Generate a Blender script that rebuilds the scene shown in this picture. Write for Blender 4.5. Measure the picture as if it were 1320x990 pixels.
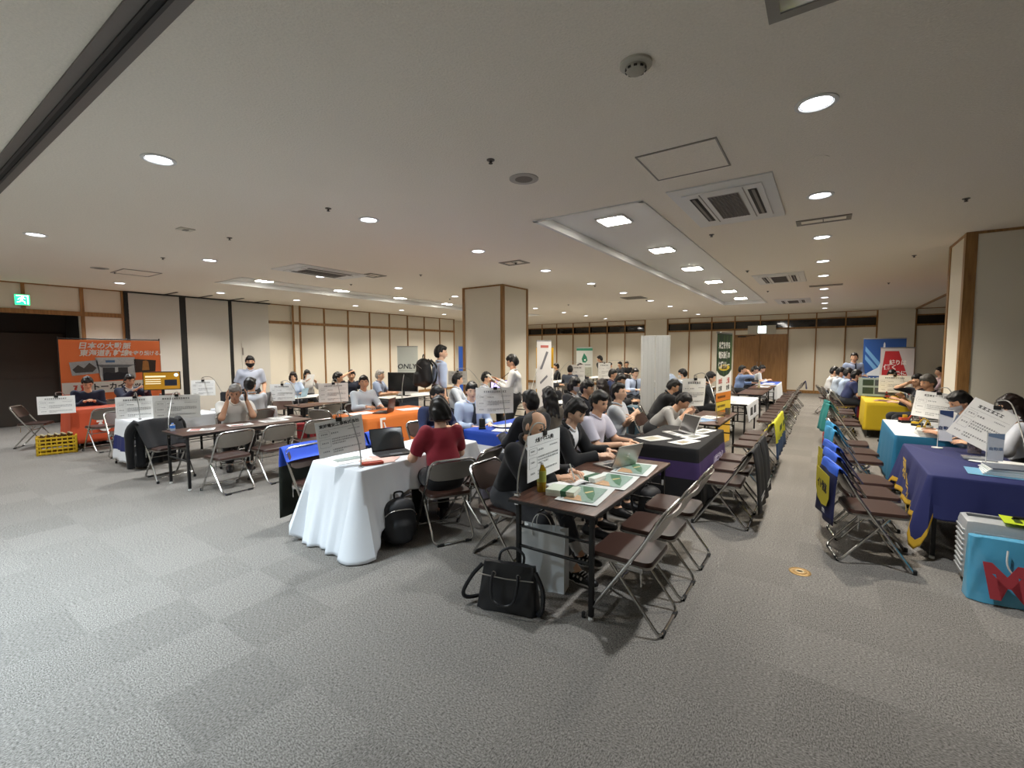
import bpy, bmesh, math, random
import numpy as np
from mathutils import Vector, Matrix, Euler
R = math.radians
PI = math.pi
rnd = random.Random(7)
scn = bpy.context.scene
COL = scn.collection
for _o in list(bpy.data.objects):
    bpy.data.objects.remove(_o)

# ------------------------------------------------------------------ camera, exposure, world
FPX, YAW, PITCH, ROLL, CAMH = 591.9, R(34.377), R(3.956), R(-0.187), 1.70
_cy, _sy, _cp, _sp, _cr, _sr = math.cos(YAW), math.sin(YAW), math.cos(PITCH), math.sin(PITCH), math.cos(ROLL), math.sin(ROLL)
_r = Vector((_cy, _sy, 0)); _f = Vector((-_sy, _cy, 0)); _u = Vector((0, 0, 1))
_f2 = _cp * _f - _sp * _u; _u2 = _cp * _u + _sp * _f
CR = _cr * _r + _sr * _u2; CU = _cr * _u2 - _sr * _r; CF = _f2
cam_d = bpy.data.cameras.new('camera'); cam = bpy.data.objects.new('camera', cam_d); COL.objects.link(cam)
cam_d.sensor_fit = 'HORIZONTAL'; cam_d.sensor_width = 36; cam_d.lens = FPX * 36 / 1320
cam_d.clip_start = 0.05; cam_d.clip_end = 200
cam.matrix_world = Matrix(((CR.x, CU.x, -CF.x, 0), (CR.y, CU.y, -CF.y, 0), (CR.z, CU.z, -CF.z, CAMH), (0, 0, 0, 1)))
scn.camera = cam
vs = scn.view_settings
vs.view_transform = 'Standard'; vs.look = 'None'; vs.gamma = 1; vs.use_curve_mapping = False
vs.exposure = 1.65
world = bpy.data.worlds.new('world'); scn.world = world; world.use_nodes = True
world.node_tree.nodes['Background'].inputs[0].default_value = (0.6, 0.7, 0.9, 1)
world.node_tree.nodes['Background'].inputs[1].default_value = 0.02
scn.cycles.use_denoising = True
scn.cycles.max_bounces = 7
scn.cycles.diffuse_bounces = 5
scn.cycles.glossy_bounces = 4
scn.cycles.sample_clamp_indirect = 4
SPOT_W, PANEL_E, DISC_E = 80, 23, 3.0          # downlight watts, square panel emission, lamp face emission
COOL = (0.93, 0.97, 1.0); WARM = (1.0, 0.92, 0.80)

def at(px, py, z):
    d = CR * ((px - 660) / FPX) - CU * ((py - 495) / FPX) + CF
    return Vector((0, 0, CAMH)) + d * ((z - CAMH) / d.z)

# ------------------------------------------------------------------ materials
def srgb(h):
    if isinstance(h, str):
        h = h.lstrip('#'); c = [int(h[i:i + 2], 16) / 255 for i in (0, 2, 4)]
    else:
        c = h
    return tuple(x / 12.92 if x <= 0.04045 else ((x + 0.055) / 1.055) ** 2.4 for x in c)
MATS = {}
def M(col, rough=0.6, metal=0.0, bump=0.0, scale=60, var=0.06, emit=0.0, name=None, spec=0.5, alpha=1, trans=0, coat=0, sheen=0):
    key = (col, rough, metal, bump, scale, var, emit, spec, trans, coat, sheen)
    if key in MATS:
        return MATS[key]
    m = bpy.data.materials.new(name or 'mat_%s' % str(col).strip('#'))
    m.use_nodes = True
    nt = m.node_tree; b = nt.nodes['Principled BSDF']; c = srgb(col)
    b.inputs['Base Color'].default_value = (*c, 1)
    b.inputs['Roughness'].default_value = rough; b.inputs['Metallic'].default_value = metal
    b.inputs['Specular IOR Level'].default_value = spec
    if trans: b.inputs['Transmission Weight'].default_value = trans
    if coat: b.inputs['Coat Weight'].default_value = coat
    if sheen: b.inputs['Sheen Weight'].default_value = sheen
    if emit:
        b.inputs['Emission Color'].default_value = (*c, 1); b.inputs['Emission Strength'].default_value = emit
    if var or bump:
        tc = nt.nodes.new('ShaderNodeTexCoord'); n = nt.nodes.new('ShaderNodeTexNoise')
        n.inputs['Scale'].default_value = scale; n.inputs['Detail'].default_value = 3
        nt.links.new(tc.outputs['Object'], n.inputs['Vector'])
        if var:
            mx = nt.nodes.new('ShaderNodeMix'); mx.data_type = 'RGBA'
            mx.inputs[6].default_value = (*[x * (1 - var) for x in c], 1); mx.inputs[7].default_value = (*[min(1, x * (1 + var)) for x in c], 1)
            nt.links.new(n.outputs['Fac'], mx.inputs[0]); nt.links.new(mx.outputs[2], b.inputs['Base Color'])
        if bump:
            bp = nt.nodes.new('ShaderNodeBump'); bp.inputs['Strength'].default_value = bump; bp.inputs['Distance'].default_value = 0.01
            nt.links.new(n.outputs['Fac'], bp.inputs['Height']); nt.links.new(bp.outputs[0], b.inputs['Normal'])
    MATS[key] = m
    return m

def node_mat(name, rough=0.8):
    m = bpy.data.materials.new(name); m.use_nodes = True
    nt = m.node_tree; b = nt.nodes['Principled BSDF']; b.inputs['Roughness'].default_value = rough
    return m, nt, b
def mathn(nt, op, a, b=None, c=None):
    n = nt.nodes.new('ShaderNodeMath'); n.operation = op
    for i, v in enumerate((a, b, c)):
        if v is None: continue
        if isinstance(v, (int, float)): n.inputs[i].default_value = v
        else: nt.links.new(v, n.inputs[i])
    return n.outputs[0]

def carpet_mat():
    m, nt, b = node_mat('carpet_tile', 0.95)
    b.inputs['Specular IOR Level'].default_value = 0.15
    tc = nt.nodes.new('ShaderNodeTexCoord'); mp = nt.nodes.new('ShaderNodeMapping')
    mp.inputs['Location'].default_value = (3.64 + 20, -0.757 + 20, 0)
    nt.links.new(tc.outputs['Object'], mp.inputs[0])
    sx = nt.nodes.new('ShaderNodeSeparateXYZ'); nt.links.new(mp.outputs[0], sx.inputs[0])
    fx = mathn(nt, 'FLOOR', mathn(nt, 'MULTIPLY', sx.outputs[0], 2.0)); fy = mathn(nt, 'FLOOR', mathn(nt, 'MULTIPLY', sx.outputs[1], 2.0))
    cb = nt.nodes.new('ShaderNodeCombineXYZ'); nt.links.new(fx, cb.inputs[0]); nt.links.new(fy, cb.inputs[1])
    wn = nt.nodes.new('ShaderNodeTexWhiteNoise'); wn.noise_dimensions = '2D'; nt.links.new(cb.outputs[0], wn.inputs['Vector'])
    chk = mathn(nt, 'MODULO', mathn(nt, 'ADD', fx, fy), 2.0)
    # piles of neighbouring tiles run at right angles: two stretched noises
    def streak(sc):
        mm = nt.nodes.new('ShaderNodeMapping'); mm.inputs['Scale'].default_value = sc
        nt.links.new(tc.outputs['Object'], mm.inputs[0])
        n = nt.nodes.new('ShaderNodeTexNoise'); n.inputs['Scale'].default_value = 1; n.inputs['Detail'].default_value = 4; n.inputs['Roughness'].default_value = 0.75
        nt.links.new(mm.outputs[0], n.inputs['Vector']); return n.outputs['Fac']
    n1, n2 = streak((150, 75, 75)), streak((75, 150, 75))
    mx = nt.nodes.new('ShaderNodeMix'); mx.data_type = 'FLOAT'
    nt.links.new(chk, mx.inputs[0]); nt.links.new(n1, mx.inputs[2]); nt.links.new(n2, mx.inputs[3])
    cr = nt.nodes.new('ShaderNodeValToRGB'); e = cr.color_ramp.elements
    e[0].position = 0.33; e[0].color = (*srgb('#413e3a'), 1); e[1].position = 0.68; e[1].color = (*srgb('#a8a39c'), 1)
    nt.links.new(mx.outputs[0], cr.inputs[0])
    tone = mathn(nt, 'ADD', mathn(nt, 'MULTIPLY_ADD', wn.outputs['Value'], 0.13, 0.90), mathn(nt, 'MULTIPLY', chk, 0.04))
    vm = nt.nodes.new('ShaderNodeVectorMath'); vm.operation = 'SCALE'
    nt.links.new(cr.outputs[0], vm.inputs[0]); nt.links.new(tone, vm.inputs['Scale'])
    nt.links.new(vm.outputs[0], b.inputs['Base Color'])
    bp = nt.nodes.new('ShaderNodeBump'); bp.inputs['Strength'].default_value = 0.5; bp.inputs['Distance'].default_value = 0.006
    nt.links.new(mx.outputs[0], bp.inputs['Height']); nt.links.new(bp.outputs[0], b.inputs['Normal'])
    return m

def wood_mat(name, c1, c2, rough=0.45, sc=(3, 30, 30), axis=None):
    m, nt, b = node_mat(name, rough)
    tc = nt.nodes.new('ShaderNodeTexCoord'); mp = nt.nodes.new('ShaderNodeMapping'); mp.inputs['Scale'].default_value = sc
    nt.links.new(tc.outputs['Object'], mp.inputs[0])
    n = nt.nodes.new('ShaderNodeTexNoise'); n.inputs['Scale'].default_value = 1.6; n.inputs['Detail'].default_value = 5; n.inputs['Distortion'].default_value = 0.6
    nt.links.new(mp.outputs[0], n.inputs['Vector'])
    cr = nt.nodes.new('ShaderNodeValToRGB'); e = cr.color_ramp.elements
    e[0].position = 0.3; e[0].color = (*srgb(c1), 1); e[1].position = 0.7; e[1].color = (*srgb(c2), 1)
    nt.links.new(n.outputs['Fac'], cr.inputs[0]); nt.links.new(cr.outputs[0], b.inputs['Base Color'])
    return m

M_CARPET = carpet_mat()
M_CEIL = M('#e8e1d4', 0.92, bump=0.6, scale=75, var=0.12, name='ceiling_plaster')
M_WALL = M('#ded8c9', 0.85, bump=0.12, scale=180, var=0.04, name='wall_fabric')
M_PANEL = M('#c9c7c0', 0.5, bump=0.03, scale=90, var=0.02, name='partition_panel')
M_WOOD = wood_mat('oak_trim', '#7d5a30', '#a47a48', 0.45, (14, 14, 1.5))
M_DOORWOOD = wood_mat('door_veneer', '#8a6439', '#a87d4c', 0.4, (10, 10, 1.2))
M_WALNUT = wood_mat('walnut_laminate', '#2a1610', '#6a4838', 0.34, (55, 1.8, 20))
M_WHITEPAINT = M('#d9d9d6', 0.6, var=0.02, name='white_paint')
M_BLACK = M('#0e0e0f', 0.5, var=0.1, name='black_metal')
M_DARK = M('#161513', 0.7, var=0.1, name='dark_void')
M_CHROME = M('#c4c4c2', 0.2, 1.0, var=0.03, scale=20, name='chrome_tube')
M_STEEL = M('#a09c96', 0.34, 1.0, var=0.05, scale=30, name='steel_shell')
M_VINYL = M('#3f2a23', 0.38, bump=0.05, scale=250, var=0.08, name='brown_vinyl')
M_PAPER = M('#f6f6f3', 0.7, var=0.02, name='paper')
M_INK = M('#262629', 0.7, var=0, name='ink')
M_GREYINK = M('#5d5d61', 0.7, var=0, name='grey_ink')
M_WHITECLOTH = M('#e3e6ea', 0.8, bump=0.05, scale=400, var=0.02, name='white_cloth')
M_RUBBER = M('#1b1b1b', 0.8, name='rubber')
M_WHITEPL = M('#dcdcd8', 0.4, var=0.02, name='white_plastic')

# ------------------------------------------------------------------ mesh builder
class MB:
    def __init__(s):
        s.v = []; s.f = []; s.m = []; s.M = Matrix.Identity(4)
    def add(s, vs_, fs, mat=0):
        o = len(s.v)
        s.v += [tuple(s.M @ Vector(p)) for p in vs_]
        for i, f in enumerate(fs):
            s.f.append([o + k for k in f]); s.m.append(mat[i] if isinstance(mat, (list, tuple)) else mat)
        return s
    def box(s, c, d, rz=0, mat=0, bev=0.0, rot=None):
        hx, hy, hz = d[0] / 2, d[1] / 2, d[2] / 2
        Rm = rot if rot is not None else Matrix.Rotation(rz, 3, 'Z')
        c = Vector(c)
        if bev <= 0:
            vs_ = [(x, y, z) for x in (-hx, hx) for y in (-hy, hy) for z in (-hz, hz)]
            fs = [(0, 1, 3, 2), (4, 6, 7, 5), (0, 4, 5, 1), (2, 3, 7, 6), (0, 2, 6, 4), (1, 5, 7, 3)]
        else:
            bev = min(bev, hx * .9, hy * .9, hz * .9)
            bm = bmesh.new(); bmesh.ops.create_cube(bm, size=1)
            for v in bm.verts: v.co = Vector((v.co.x * d[0], v.co.y * d[1], v.co.z * d[2]))
            bmesh.ops.bevel(bm, geom=bm.edges[:], offset=bev, segments=2, profile=0.6, affect='EDGES')
            bm.verts.index_update()
            vs_ = [v.co.copy() for v in bm.verts]; fs = [[v.index for v in f.verts] for f in bm.faces]; bm.free()
        return s.add([c + Rm @ Vector(p) for p in vs_], fs, mat)
    def tube(s, pts, r, n=8, closed=False, mat=0, smooth=0):
        P = [Vector(p) for p in pts]
        if smooth:
            P = smooth_path(P, smooth, closed)
        N = len(P); rr = r if isinstance(r, (list, tuple)) else [r] * N
        if len(rr) != N: rr = [rr[min(len(rr) - 1, int(i * len(rr) / N))] for i in range(N)]
        vs_ = []; prev = None
        for i in range(N):
            a = P[(i - 1) % N] if (closed or i > 0) else P[0]; b = P[(i + 1) % N] if (closed or i < N - 1) else P[-1]
            t = (b - a).normalized() if (b - a).length > 1e-9 else Vector((0, 0, 1))
            if prev is None:
                u = t.cross(Vector((0, 0, 1)));
                if u.length < 1e-3: u = t.cross(Vector((1, 0, 0)))
                u.normalize()
            else:
                u = prev - t * prev.dot(t)
                if u.length < 1e-6: u = t.orthogonal()
                u.normalize()
            prev = u; w = t.cross(u)
            for k in range(n):
                a_ = 2 * PI * k / n
                vs_.append(P[i] + (u * math.cos(a_) + w * math.sin(a_)) * rr[i])
        fs = []
        for i in range(N if closed else N - 1):
            j = (i + 1) % N
            for k in range(n):
                fs.append((i * n + k, i * n + (k + 1) % n, j * n + (k + 1) % n, j * n + k))
        if not closed:
            fs.append(tuple(range(n - 1, -1, -1))); fs.append(tuple((N - 1) * n + k for k in range(n)))
        return s.add(vs_, fs, mat)
    def lathe(s, prof, n=20, c=(0, 0, 0), mat=0, rot=None):
        c = Vector(c); vs_ = []; fs = []
        for r_, z in prof:
            for k in range(n):
                a = 2 * PI * k / n; p = Vector((r_ * math.cos(a), r_ * math.sin(a), z))
                vs_.append(c + (rot @ p if rot is not None else p))
        for i in range(len(prof) - 1):
            for k in range(n):
                fs.append((i * n + k, i * n + (k + 1) % n, (i + 1) * n + (k + 1) % n, (i + 1) * n + k))
        if prof[0][0] > 1e-6: fs.append(tuple(range(n - 1, -1, -1)))
        if prof[-1][0] > 1e-6: fs.append(tuple((len(prof) - 1) * n + k for k in range(n)))
        return s.add(vs_, fs, mat)
    def ell(s, c, r, rot=None, nu=12, nv=8, mat=0):
        vs_ = []; fs = []; c = Vector(c)
        for j in range(nv + 1):
            ph = -PI / 2 + PI * j / nv
            for i in range(nu):
                a = 2 * PI * i / nu
                p = Vector((r[0] * math.cos(ph) * math.cos(a), r[1] * math.cos(ph) * math.sin(a), r[2] * math.sin(ph)))
                vs_.append(c + (rot @ p if rot is not None else p))
        for j in range(nv):
            for i in range(nu):
                fs.append((j * nu + i, j * nu + (i + 1) % nu, (j + 1) * nu + (i + 1) % nu, (j + 1) * nu + i))
        return s.add(vs_, fs, mat)
    def grid(s, fn, nu, nv, mat=0, closed=False):
        vs_ = [fn(i / (nu if closed else nu - 1), j / (nv - 1)) for j in range(nv) for i in range(nu)]
        fs = []; ms = []
        for j in range(nv - 1):
            for i in range(nu if closed else nu - 1):
                k = (i + 1) % nu
                fs.append((j * nu + i, j * nu + k, (j + 1) * nu + k, (j + 1) * nu + i))
                ms.append(mat((i + .5) / nu, (j + .5) / (nv - 1)) if callable(mat) else mat)
        return s.add(vs_, fs, ms)
    def prism(s, poly, th, mat=0):                       # polygon in local XZ, front at y=0, back at y=th
        n = len(poly)
        vs_ = [(x, 0, z) for x, z in poly] + [(x, th, z) for x, z in poly]
        return s.add(vs_, [tuple(range(n)), tuple(range(2 * n - 1, n - 1, -1))] + [(i, n + i, n + (i + 1) % n, (i + 1) % n) for i in range(n)], mat)
    def mesh(s, name, mats, smooth=True, ang=40):
        me = bpy.data.meshes.new(name)
        me.from_pydata(s.v, [], s.f)
        for m in (mats if isinstance(mats, (list, tuple)) else [mats]): me.materials.append(m)
        me.polygons.foreach_set('material_index', s.m)
        if smooth:
            me.polygons.foreach_set('use_smooth', [True] * len(s.f))
            if ang < 180: me.set_sharp_from_angle(angle=R(ang))
        me.validate(); me.update()
        return me
    def build(s, name, mats, parent=None, smooth=True, ang=40, loc=None, rz=0):
        return link(name, s.mesh(name, mats, smooth, ang), parent, loc, rz)

def link(name, data, parent=None, loc=None, rz=0):
    o = bpy.data.objects.new(name, data); COL.objects.link(o)
    if parent is not None: o.parent = parent
    if loc is not None: o.location = loc
    if rz: o.rotation_euler = (0, 0, rz)
    return o
def smooth_path(P, n, closed=False):
    out = []; N = len(P)
    for i in range(N if closed else N - 1):
        p0 = P[(i - 1) % N] if (closed or i > 0) else P[0]; p1 = P[i]; p2 = P[(i + 1) % N]; p3 = P[(i + 2) % N] if (closed or i < N - 2) else P[-1]
        for k in range(n):
            t = k / n
            out.append(0.5 * ((2 * p1) + (p2 - p0) * t + (2 * p0 - 5 * p1 + 4 * p2 - p3) * t * t + (3 * p1 - p0 - 3 * p2 + p3) * t ** 3))
    if not closed: out.append(P[-1])
    return out
def fillet(P, r, n=4, closed=False):
    P = [Vector(p) for p in P]; out = []; N = len(P)
    for i in range(N):
        if not closed and i in (0, N - 1): out.append(P[i]); continue
        a, b, c = P[(i - 1) % N], P[i], P[(i + 1) % N]
        d1 = (a - b); d2 = (c - b); q = min(r, d1.length * .45, d2.length * .45)
        s_, e_ = b + d1.normalized() * q, b + d2.normalized() * q
        for k in range(n + 1):
            t = k / n; out.append((1 - t) ** 2 * s_ + 2 * t * (1 - t) * b + t * t * e_)
    return out
def tag(o, label=None, cat=None, group=None, kind=None):
    if label: o['label'] = label
    if cat: o['category'] = cat
    if group: o['group'] = group
    if kind: o['kind'] = kind
    return o
def thing(name, label, cat, loc=(0, 0, 0), rz=0, group=None):
    o = link(name, None, None, loc, rz)
    return tag(o, label, cat, group)
def copy_tree(o, parent=None):
    c = o.copy(); COL.objects.link(c)
    if parent is not None: c.parent = parent
    for ch in list(o.children): copy_tree(ch, c)
    return c
def struct(o):
    o['kind'] = 'structure'; return o
_used = {}
def place(key, proto_fn, label, loc, rz=0, group=None):
    """first use of a kind builds it, later ones copy it with its parts"""
    if key not in _used:
        o = proto_fn(); _used[key] = o
    else:
        o = copy_tree(_used[key])
    o.location = loc; o.rotation_euler = (0, 0, rz)
    o['label'] = label
    if group: o['group'] = group
    elif 'group' in o: del o['group']
    return o

# ------------------------------------------------------------------ lettering
_tm = {}
def text_mesh(body, size, bold=0.0, align='CENTER', shear=0.0, xs=1.0):
    key = (body, size, bold, align, shear, xs)
    if key in _tm: return _tm[key]
    c = bpy.data.curves.new('lettering', 'FONT'); c.body = body; c.size = size; c.offset = bold * size; c.align_x = align; c.align_y = 'CENTER'
    c.resolution_u = 2; c.shear = shear; c.extrude = 0.0006
    o = bpy.data.objects.new('tmp', c); COL.objects.link(o)
    dg = bpy.context.evaluated_depsgraph_get()
    me = bpy.data.meshes.new_from_object(o.evaluated_get(dg))
    bpy.data.objects.remove(o)
    T = Matrix.Rotation(R(90), 4, 'X') @ Matrix.Diagonal((xs, 1, 1, 1))
    me.transform(T); me.name = 'lettering'; _tm[key] = me
    return me
def text(body, size, mat, parent, loc=(0, 0, 0), bold=0.012, align='CENTER', shear=0.0, rz=0, xs=1.0, name='lettering'):
    me = text_mesh(body, size, bold, align, shear, xs).copy()
    me.materials.clear(); me.materials.append(mat)
    o = link(name, me, parent, loc, rz)
    return o
# ------------------------------------------------------------------ room shell
CZ, LW, FW = 3.24, -14.42, 22.1
RX, BY = 8.5, -7.0
rec = [(-2.91, -1.60, 4.70, 16.65), (-11.05, -9.85, 4.70, 16.65)]     # recessed light troughs
mb = MB(); mb.box(((LW - 1.6 + RX) / 2, (BY + FW) / 2, -0.05), (RX - LW + 1.6, FW - BY + .4, 0.1)); struct(mb.build('floor', M_CARPET, smooth=False))
mb = MB()
def slab(x0, x1, y0, y1, z0=CZ, z1=CZ + .12, mat=0): mb.box(((x0 + x1) / 2, (y0 + y1) / 2, (z0 + z1) / 2), (x1 - x0, y1 - y0, z1 - z0), mat=mat)
RY0, RY1 = 4.70, 16.65
slab(LW - 1.6, RX, BY, RY0); slab(LW - 1.6, RX, RY1, FW + .2)
xs_ = [LW - 1.6, rec[1][0], rec[1][1], rec[0][0], rec[0][1], RX]
for i in (0, 2, 4): slab(xs_[i], xs_[i + 1], RY0, RY1)
struct(mb.build('ceiling', M_CEIL, smooth=False))
mb = MB()
for x0, x1, y0, y1 in rec:
    slab(x0 - .02, x1 + .02, y0 - .02, y1 + .02, CZ + .09, CZ + .15)
    for a, b_, c_, d_ in ((x0, x0 + .05, y0, y1), (x1 - .05, x1, y0, y1), (x0, x1, y0, y0 + .05), (x0, x1, y1 - .05, y1)):
        slab(a, b_, c_, d_, CZ - .012, CZ + .09)
struct(mb.build('trim_1', M_WHITEPAINT, smooth=False))

# --- wall along the partition side (x = LW)
def wallx(mb, y0, y1, z0, z1, x=LW, th=.12, mat=0): mb.box((x - th / 2, (y0 + y1) / 2, (z0 + z1) / 2), (th, y1 - y0, z1 - z0), mat=mat)
mb = MB()
wallx(mb, BY, 0.2, 0, CZ); wallx(mb, 0.2, 3.22, 2.62, CZ); wallx(mb, 3.22, 4.06, 0, CZ); wallx(mb, 7.62, 16.3, 0, CZ)
wallx(mb, 8.36, 8.60, 0, CZ, LW + .10, .10)
wallx(mb, 4.06, 7.62, 0, CZ, LW - .06)
wallx(mb, 16.3, FW, 0, CZ, LW - .5)
mb.box((LW - .3, 16.3, CZ / 2), (.6, .1, CZ))
struct(mb.build('wall_left', M_WALL, smooth=False))
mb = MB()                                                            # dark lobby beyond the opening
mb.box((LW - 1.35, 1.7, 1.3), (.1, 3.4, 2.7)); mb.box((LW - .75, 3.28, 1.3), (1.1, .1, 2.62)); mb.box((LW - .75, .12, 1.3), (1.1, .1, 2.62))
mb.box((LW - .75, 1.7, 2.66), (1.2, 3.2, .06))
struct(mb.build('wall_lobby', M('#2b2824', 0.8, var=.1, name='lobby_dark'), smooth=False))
mb = MB()
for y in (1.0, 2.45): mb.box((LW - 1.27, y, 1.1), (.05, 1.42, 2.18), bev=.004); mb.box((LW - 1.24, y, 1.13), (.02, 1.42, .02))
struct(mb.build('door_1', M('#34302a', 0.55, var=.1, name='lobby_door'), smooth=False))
mb = MB()                                                            # wooden battens and rails
def batx(y, z0, z1, w=.06, x=LW, d=.035): mb.box((x + d / 2, y, (z0 + z1) / 2), (d, w, z1 - z0))
def railx(y0, y1, z, h=.09, x=LW, d=.04): mb.box((x + d / 2, (y0 + y1) / 2, z), (d, y1 - y0, h))
railx(.2, 4.06, 2.625, .10); railx(BY, 7.62, CZ - .012, .024)
for y in (0.55, 1.4, 2.32): batx(y, 2.66, CZ)
batx(3.27, 0, CZ, .07); batx(4.03, 0, CZ, .07)
railx(7.62, 16.3, 2.67, .085); railx(7.62, 16.3, CZ - .012, .03); railx(7.62, 16.3, .05, .10)
for y in (8.36, 8.60): batx(y, 0, CZ, .05, LW + .10)
railx(8.36, 8.60, 2.67, .085, LW + .10)
for k in range(9): batx(9.55 + .96 * k, 0, CZ, .045)
struct(mb.build('trim_2', M_WOOD, smooth=False))
mb = MB()                                                            # sliding partition panels with black gaps
for y0, y1 in ((4.12, 5.22), (5.37, 6.44), (6.54, 7.60)):
    mb.box((LW + .03, (y0 + y1) / 2, CZ / 2), (.06, y1 - y0, CZ - .05), bev=.004)
struct(mb.build('wall_partition', M_PANEL, smooth=False))
mb = MB()
for y in (4.085, 5.295, 6.49): mb.box((LW + .01, y, CZ / 2), (.1, .15 if y > 5 and y < 6 else .09, CZ - .01))
mb.box((LW + .06, 5.85, CZ - .02), (.12, 3.6, .03))
for y in (4.9, 5.7, 6.5, 7.2): mb.box((LW + .45, y, CZ - .006), (.8, .05, .012))
struct(mb.build('trim_3', M_BLACK, smooth=False))
d2 = struct(MB().box((LW + .066, 7.16, 1.05), (.014, .80, 2.1), bev=.002).build('door_2', M_PANEL, smooth=False))
MB().box((LW + .08, 6.79, 1.75), (.02, .03, .22)).box((LW + .08, 6.79, .5), (.02, .03, .22)).build('hinge', M_STEEL, d2)
MB().tube([(LW + .075, 6.84, .95), (LW + .13, 6.84, .95), (LW + .13, 6.94, .95)], .011).build('handle', M_STEEL, d2)

# --- far wall (y = FW)
def wally(mb, x0, x1, z0, z1, y=FW, th=.12, mat=0): mb.box(((x0 + x1) / 2, y + th / 2, (z0 + z1) / 2), (x1 - x0, th, z1 - z0), mat=mat)
mb = MB(); wally(mb, LW - .5, -3.36, 0, 2.66); wally(mb, -3.36, -1.33, 2.42, 2.66); wally(mb, -1.33, RX, 0, 2.66)
wally(mb, LW - .5, RX, 3.0, CZ)
for x0, x1 in ((-7.25, -6.25), (1.55, 2.6)): wally(mb, x0, x1, 0, CZ, FW - .08, .2)
struct(mb.build('wall_far', M_WALL, smooth=False))
mb = MB(); segs = [(LW, -7.25), (-6.25, 1.55), (2.6, RX)]
posts = [-14.0, -13.07, -12.15, -11.16, -10.22, -9.24, -8.3, -7.28, -6.22, -5.24, -4.28, -3.34, -2.36, -1.34, -.38, .57, 1.53, 2.62, 3.6, 4.55, 5.5, 6.45, 7.4]
for x in posts:
    if x == -2.36: mb.box((x, FW - .015, 2.94), (.045, .04, .6)); continue
    mb.box((x, FW - .02, CZ / 2), (.07 if x in (-7.28, -6.22, 1.53, 2.62) else .045, .05, CZ))
for x0, x1 in segs:
    mb.box(((x0 + x1) / 2, FW - .02, 2.645), (x1 - x0, .05, .07)); mb.box(((x0 + x1) / 2, FW - .02, 3.0), (x1 - x0, .045, .04))
    mb.box(((x0 + x1) / 2, FW - .01, CZ - .012), (x1 - x0, .04, .024))
for x0, x1 in ((LW, -3.36), (-1.33, RX)): mb.box(((x0 + x1) / 2, FW - .015, .06), (x1 - x0, .04, .12))
struct(mb.build('trim_4', M_WOOD, smooth=False))
M_GLASS = M('#0a0c0e', 0.05, var=0, spec=.6, name='dark_window_glass')
mb = MB()
for x0, x1 in segs: mb.box(((x0 + x1) / 2, FW + .10, 2.83), (x1 - x0, .02, .34))
struct(mb.build('window_1', M_GLASS, smooth=False))
dr = struct(MB().box((-2.345, FW + .03, 1.21), (2.03, .06, 2.42)).build('door_3', M_DOORWOOD, smooth=False))
mb = MB()
for x in (-2.86, -1.86): mb.box((x - .02 * 0, FW - .012, 1.2), (.97, .03, 2.36), bev=.004)
mb.build('door_leaf', M_DOORWOOD, dr, smooth=False)
MB().box((-2.36, FW - .03, 1.2), (.012, .012, 2.36)).build('meeting_strip', M_WOOD, dr, smooth=False)
for s_ in (-1, 1): MB().tube([(-2.36 + s_ * .07, FW - .03, .85), (-2.36 + s_ * .07, FW - .08, .85), (-2.36 + s_ * .07, FW - .08, 1.25), (-2.36 + s_ * .07, FW - .03, 1.25)], .012).build('handle', M_STEEL, dr)
mb = MB(); mb.box((-3.05, FW - .05, 2.34), (.32, .06, .05), bev=.005).tube([(-2.95, FW - .08, 2.33), (-2.7, FW - .16, 2.37), (-2.55, FW - .04, 2.38)], .01)
tag(mb.build('door_closer', M_BLACK), 'dark door closer on the top of the wooden double door', 'door closer')
# --- walls behind the camera and on the far side
mb = MB(); mb.box((RX + .06, (BY + FW) / 2, CZ / 2), (.12, FW - BY, CZ)); struct(mb.build('wall_right', M_WALL, smooth=False))
mb = MB(); mb.box(((LW + RX) / 2, BY - .06, CZ / 2), (RX - LW + 1, .12, CZ)); struct(mb.build('wall_back', M_WALL, smooth=False))
# --- columns
def column(n, x0, x1, y0, y1, pw):
    c = struct(MB().box(((x0 + x1) / 2, (y0 + y1) / 2, CZ / 2), (x1 - x0, y1 - y0, CZ)).build('column_%d' % n, M_WALL, smooth=False))
    mb = MB()
    for x in (x0, x1):
        for y in (y0, y1):
            sx = 1 if x == x0 else -1; sy = 1 if y == y0 else -1
            mb.box((x + sx * (pw / 2 - .012), y + sy * (pw / 2 - .012), CZ / 2), (pw, pw, CZ - .002))
    for z, h in ((CZ - .018, .034), (.05, .10)): mb.box(((x0 + x1) / 2, (y0 + y1) / 2, z), (x1 - x0 + .02, y1 - y0 + .02, h))
    mb.build('corner_trim', M_WOOD, c, smooth=False)
column(1, -7.28, -6.10, 8.56, 9.60, .075)
column(2, 1.46, 2.65, 8.40, 9.40, .115)
# --- partition rails on the ceiling
mb = MB(); RYL = .875
mb.box(((LW + RX) / 2, RYL, CZ - .006), (RX - LW, .17, .016), mat=0)
for dy in (-.022, .022): mb.box(((LW + RX) / 2, RYL + dy, CZ - .016), (RX - LW, .016, .016), mat=1)
mb.box(((LW + RX) / 2, RYL, CZ - .0145), (RX - LW, .03, .004), mat=2)
struct(mb.build('trim_5', [M('#6f6a66', .5, .3, name='rail_grey'), M('#2a2a29', .5, .2, name='rail_black'), M_DARK], smooth=False))
mb = MB(); mb.box((2.62, (9.4 + FW) / 2, CZ - .02), (.07, FW - 9.4, .04)); struct(mb.build('trim_6', M_WOOD, smooth=False))

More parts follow.
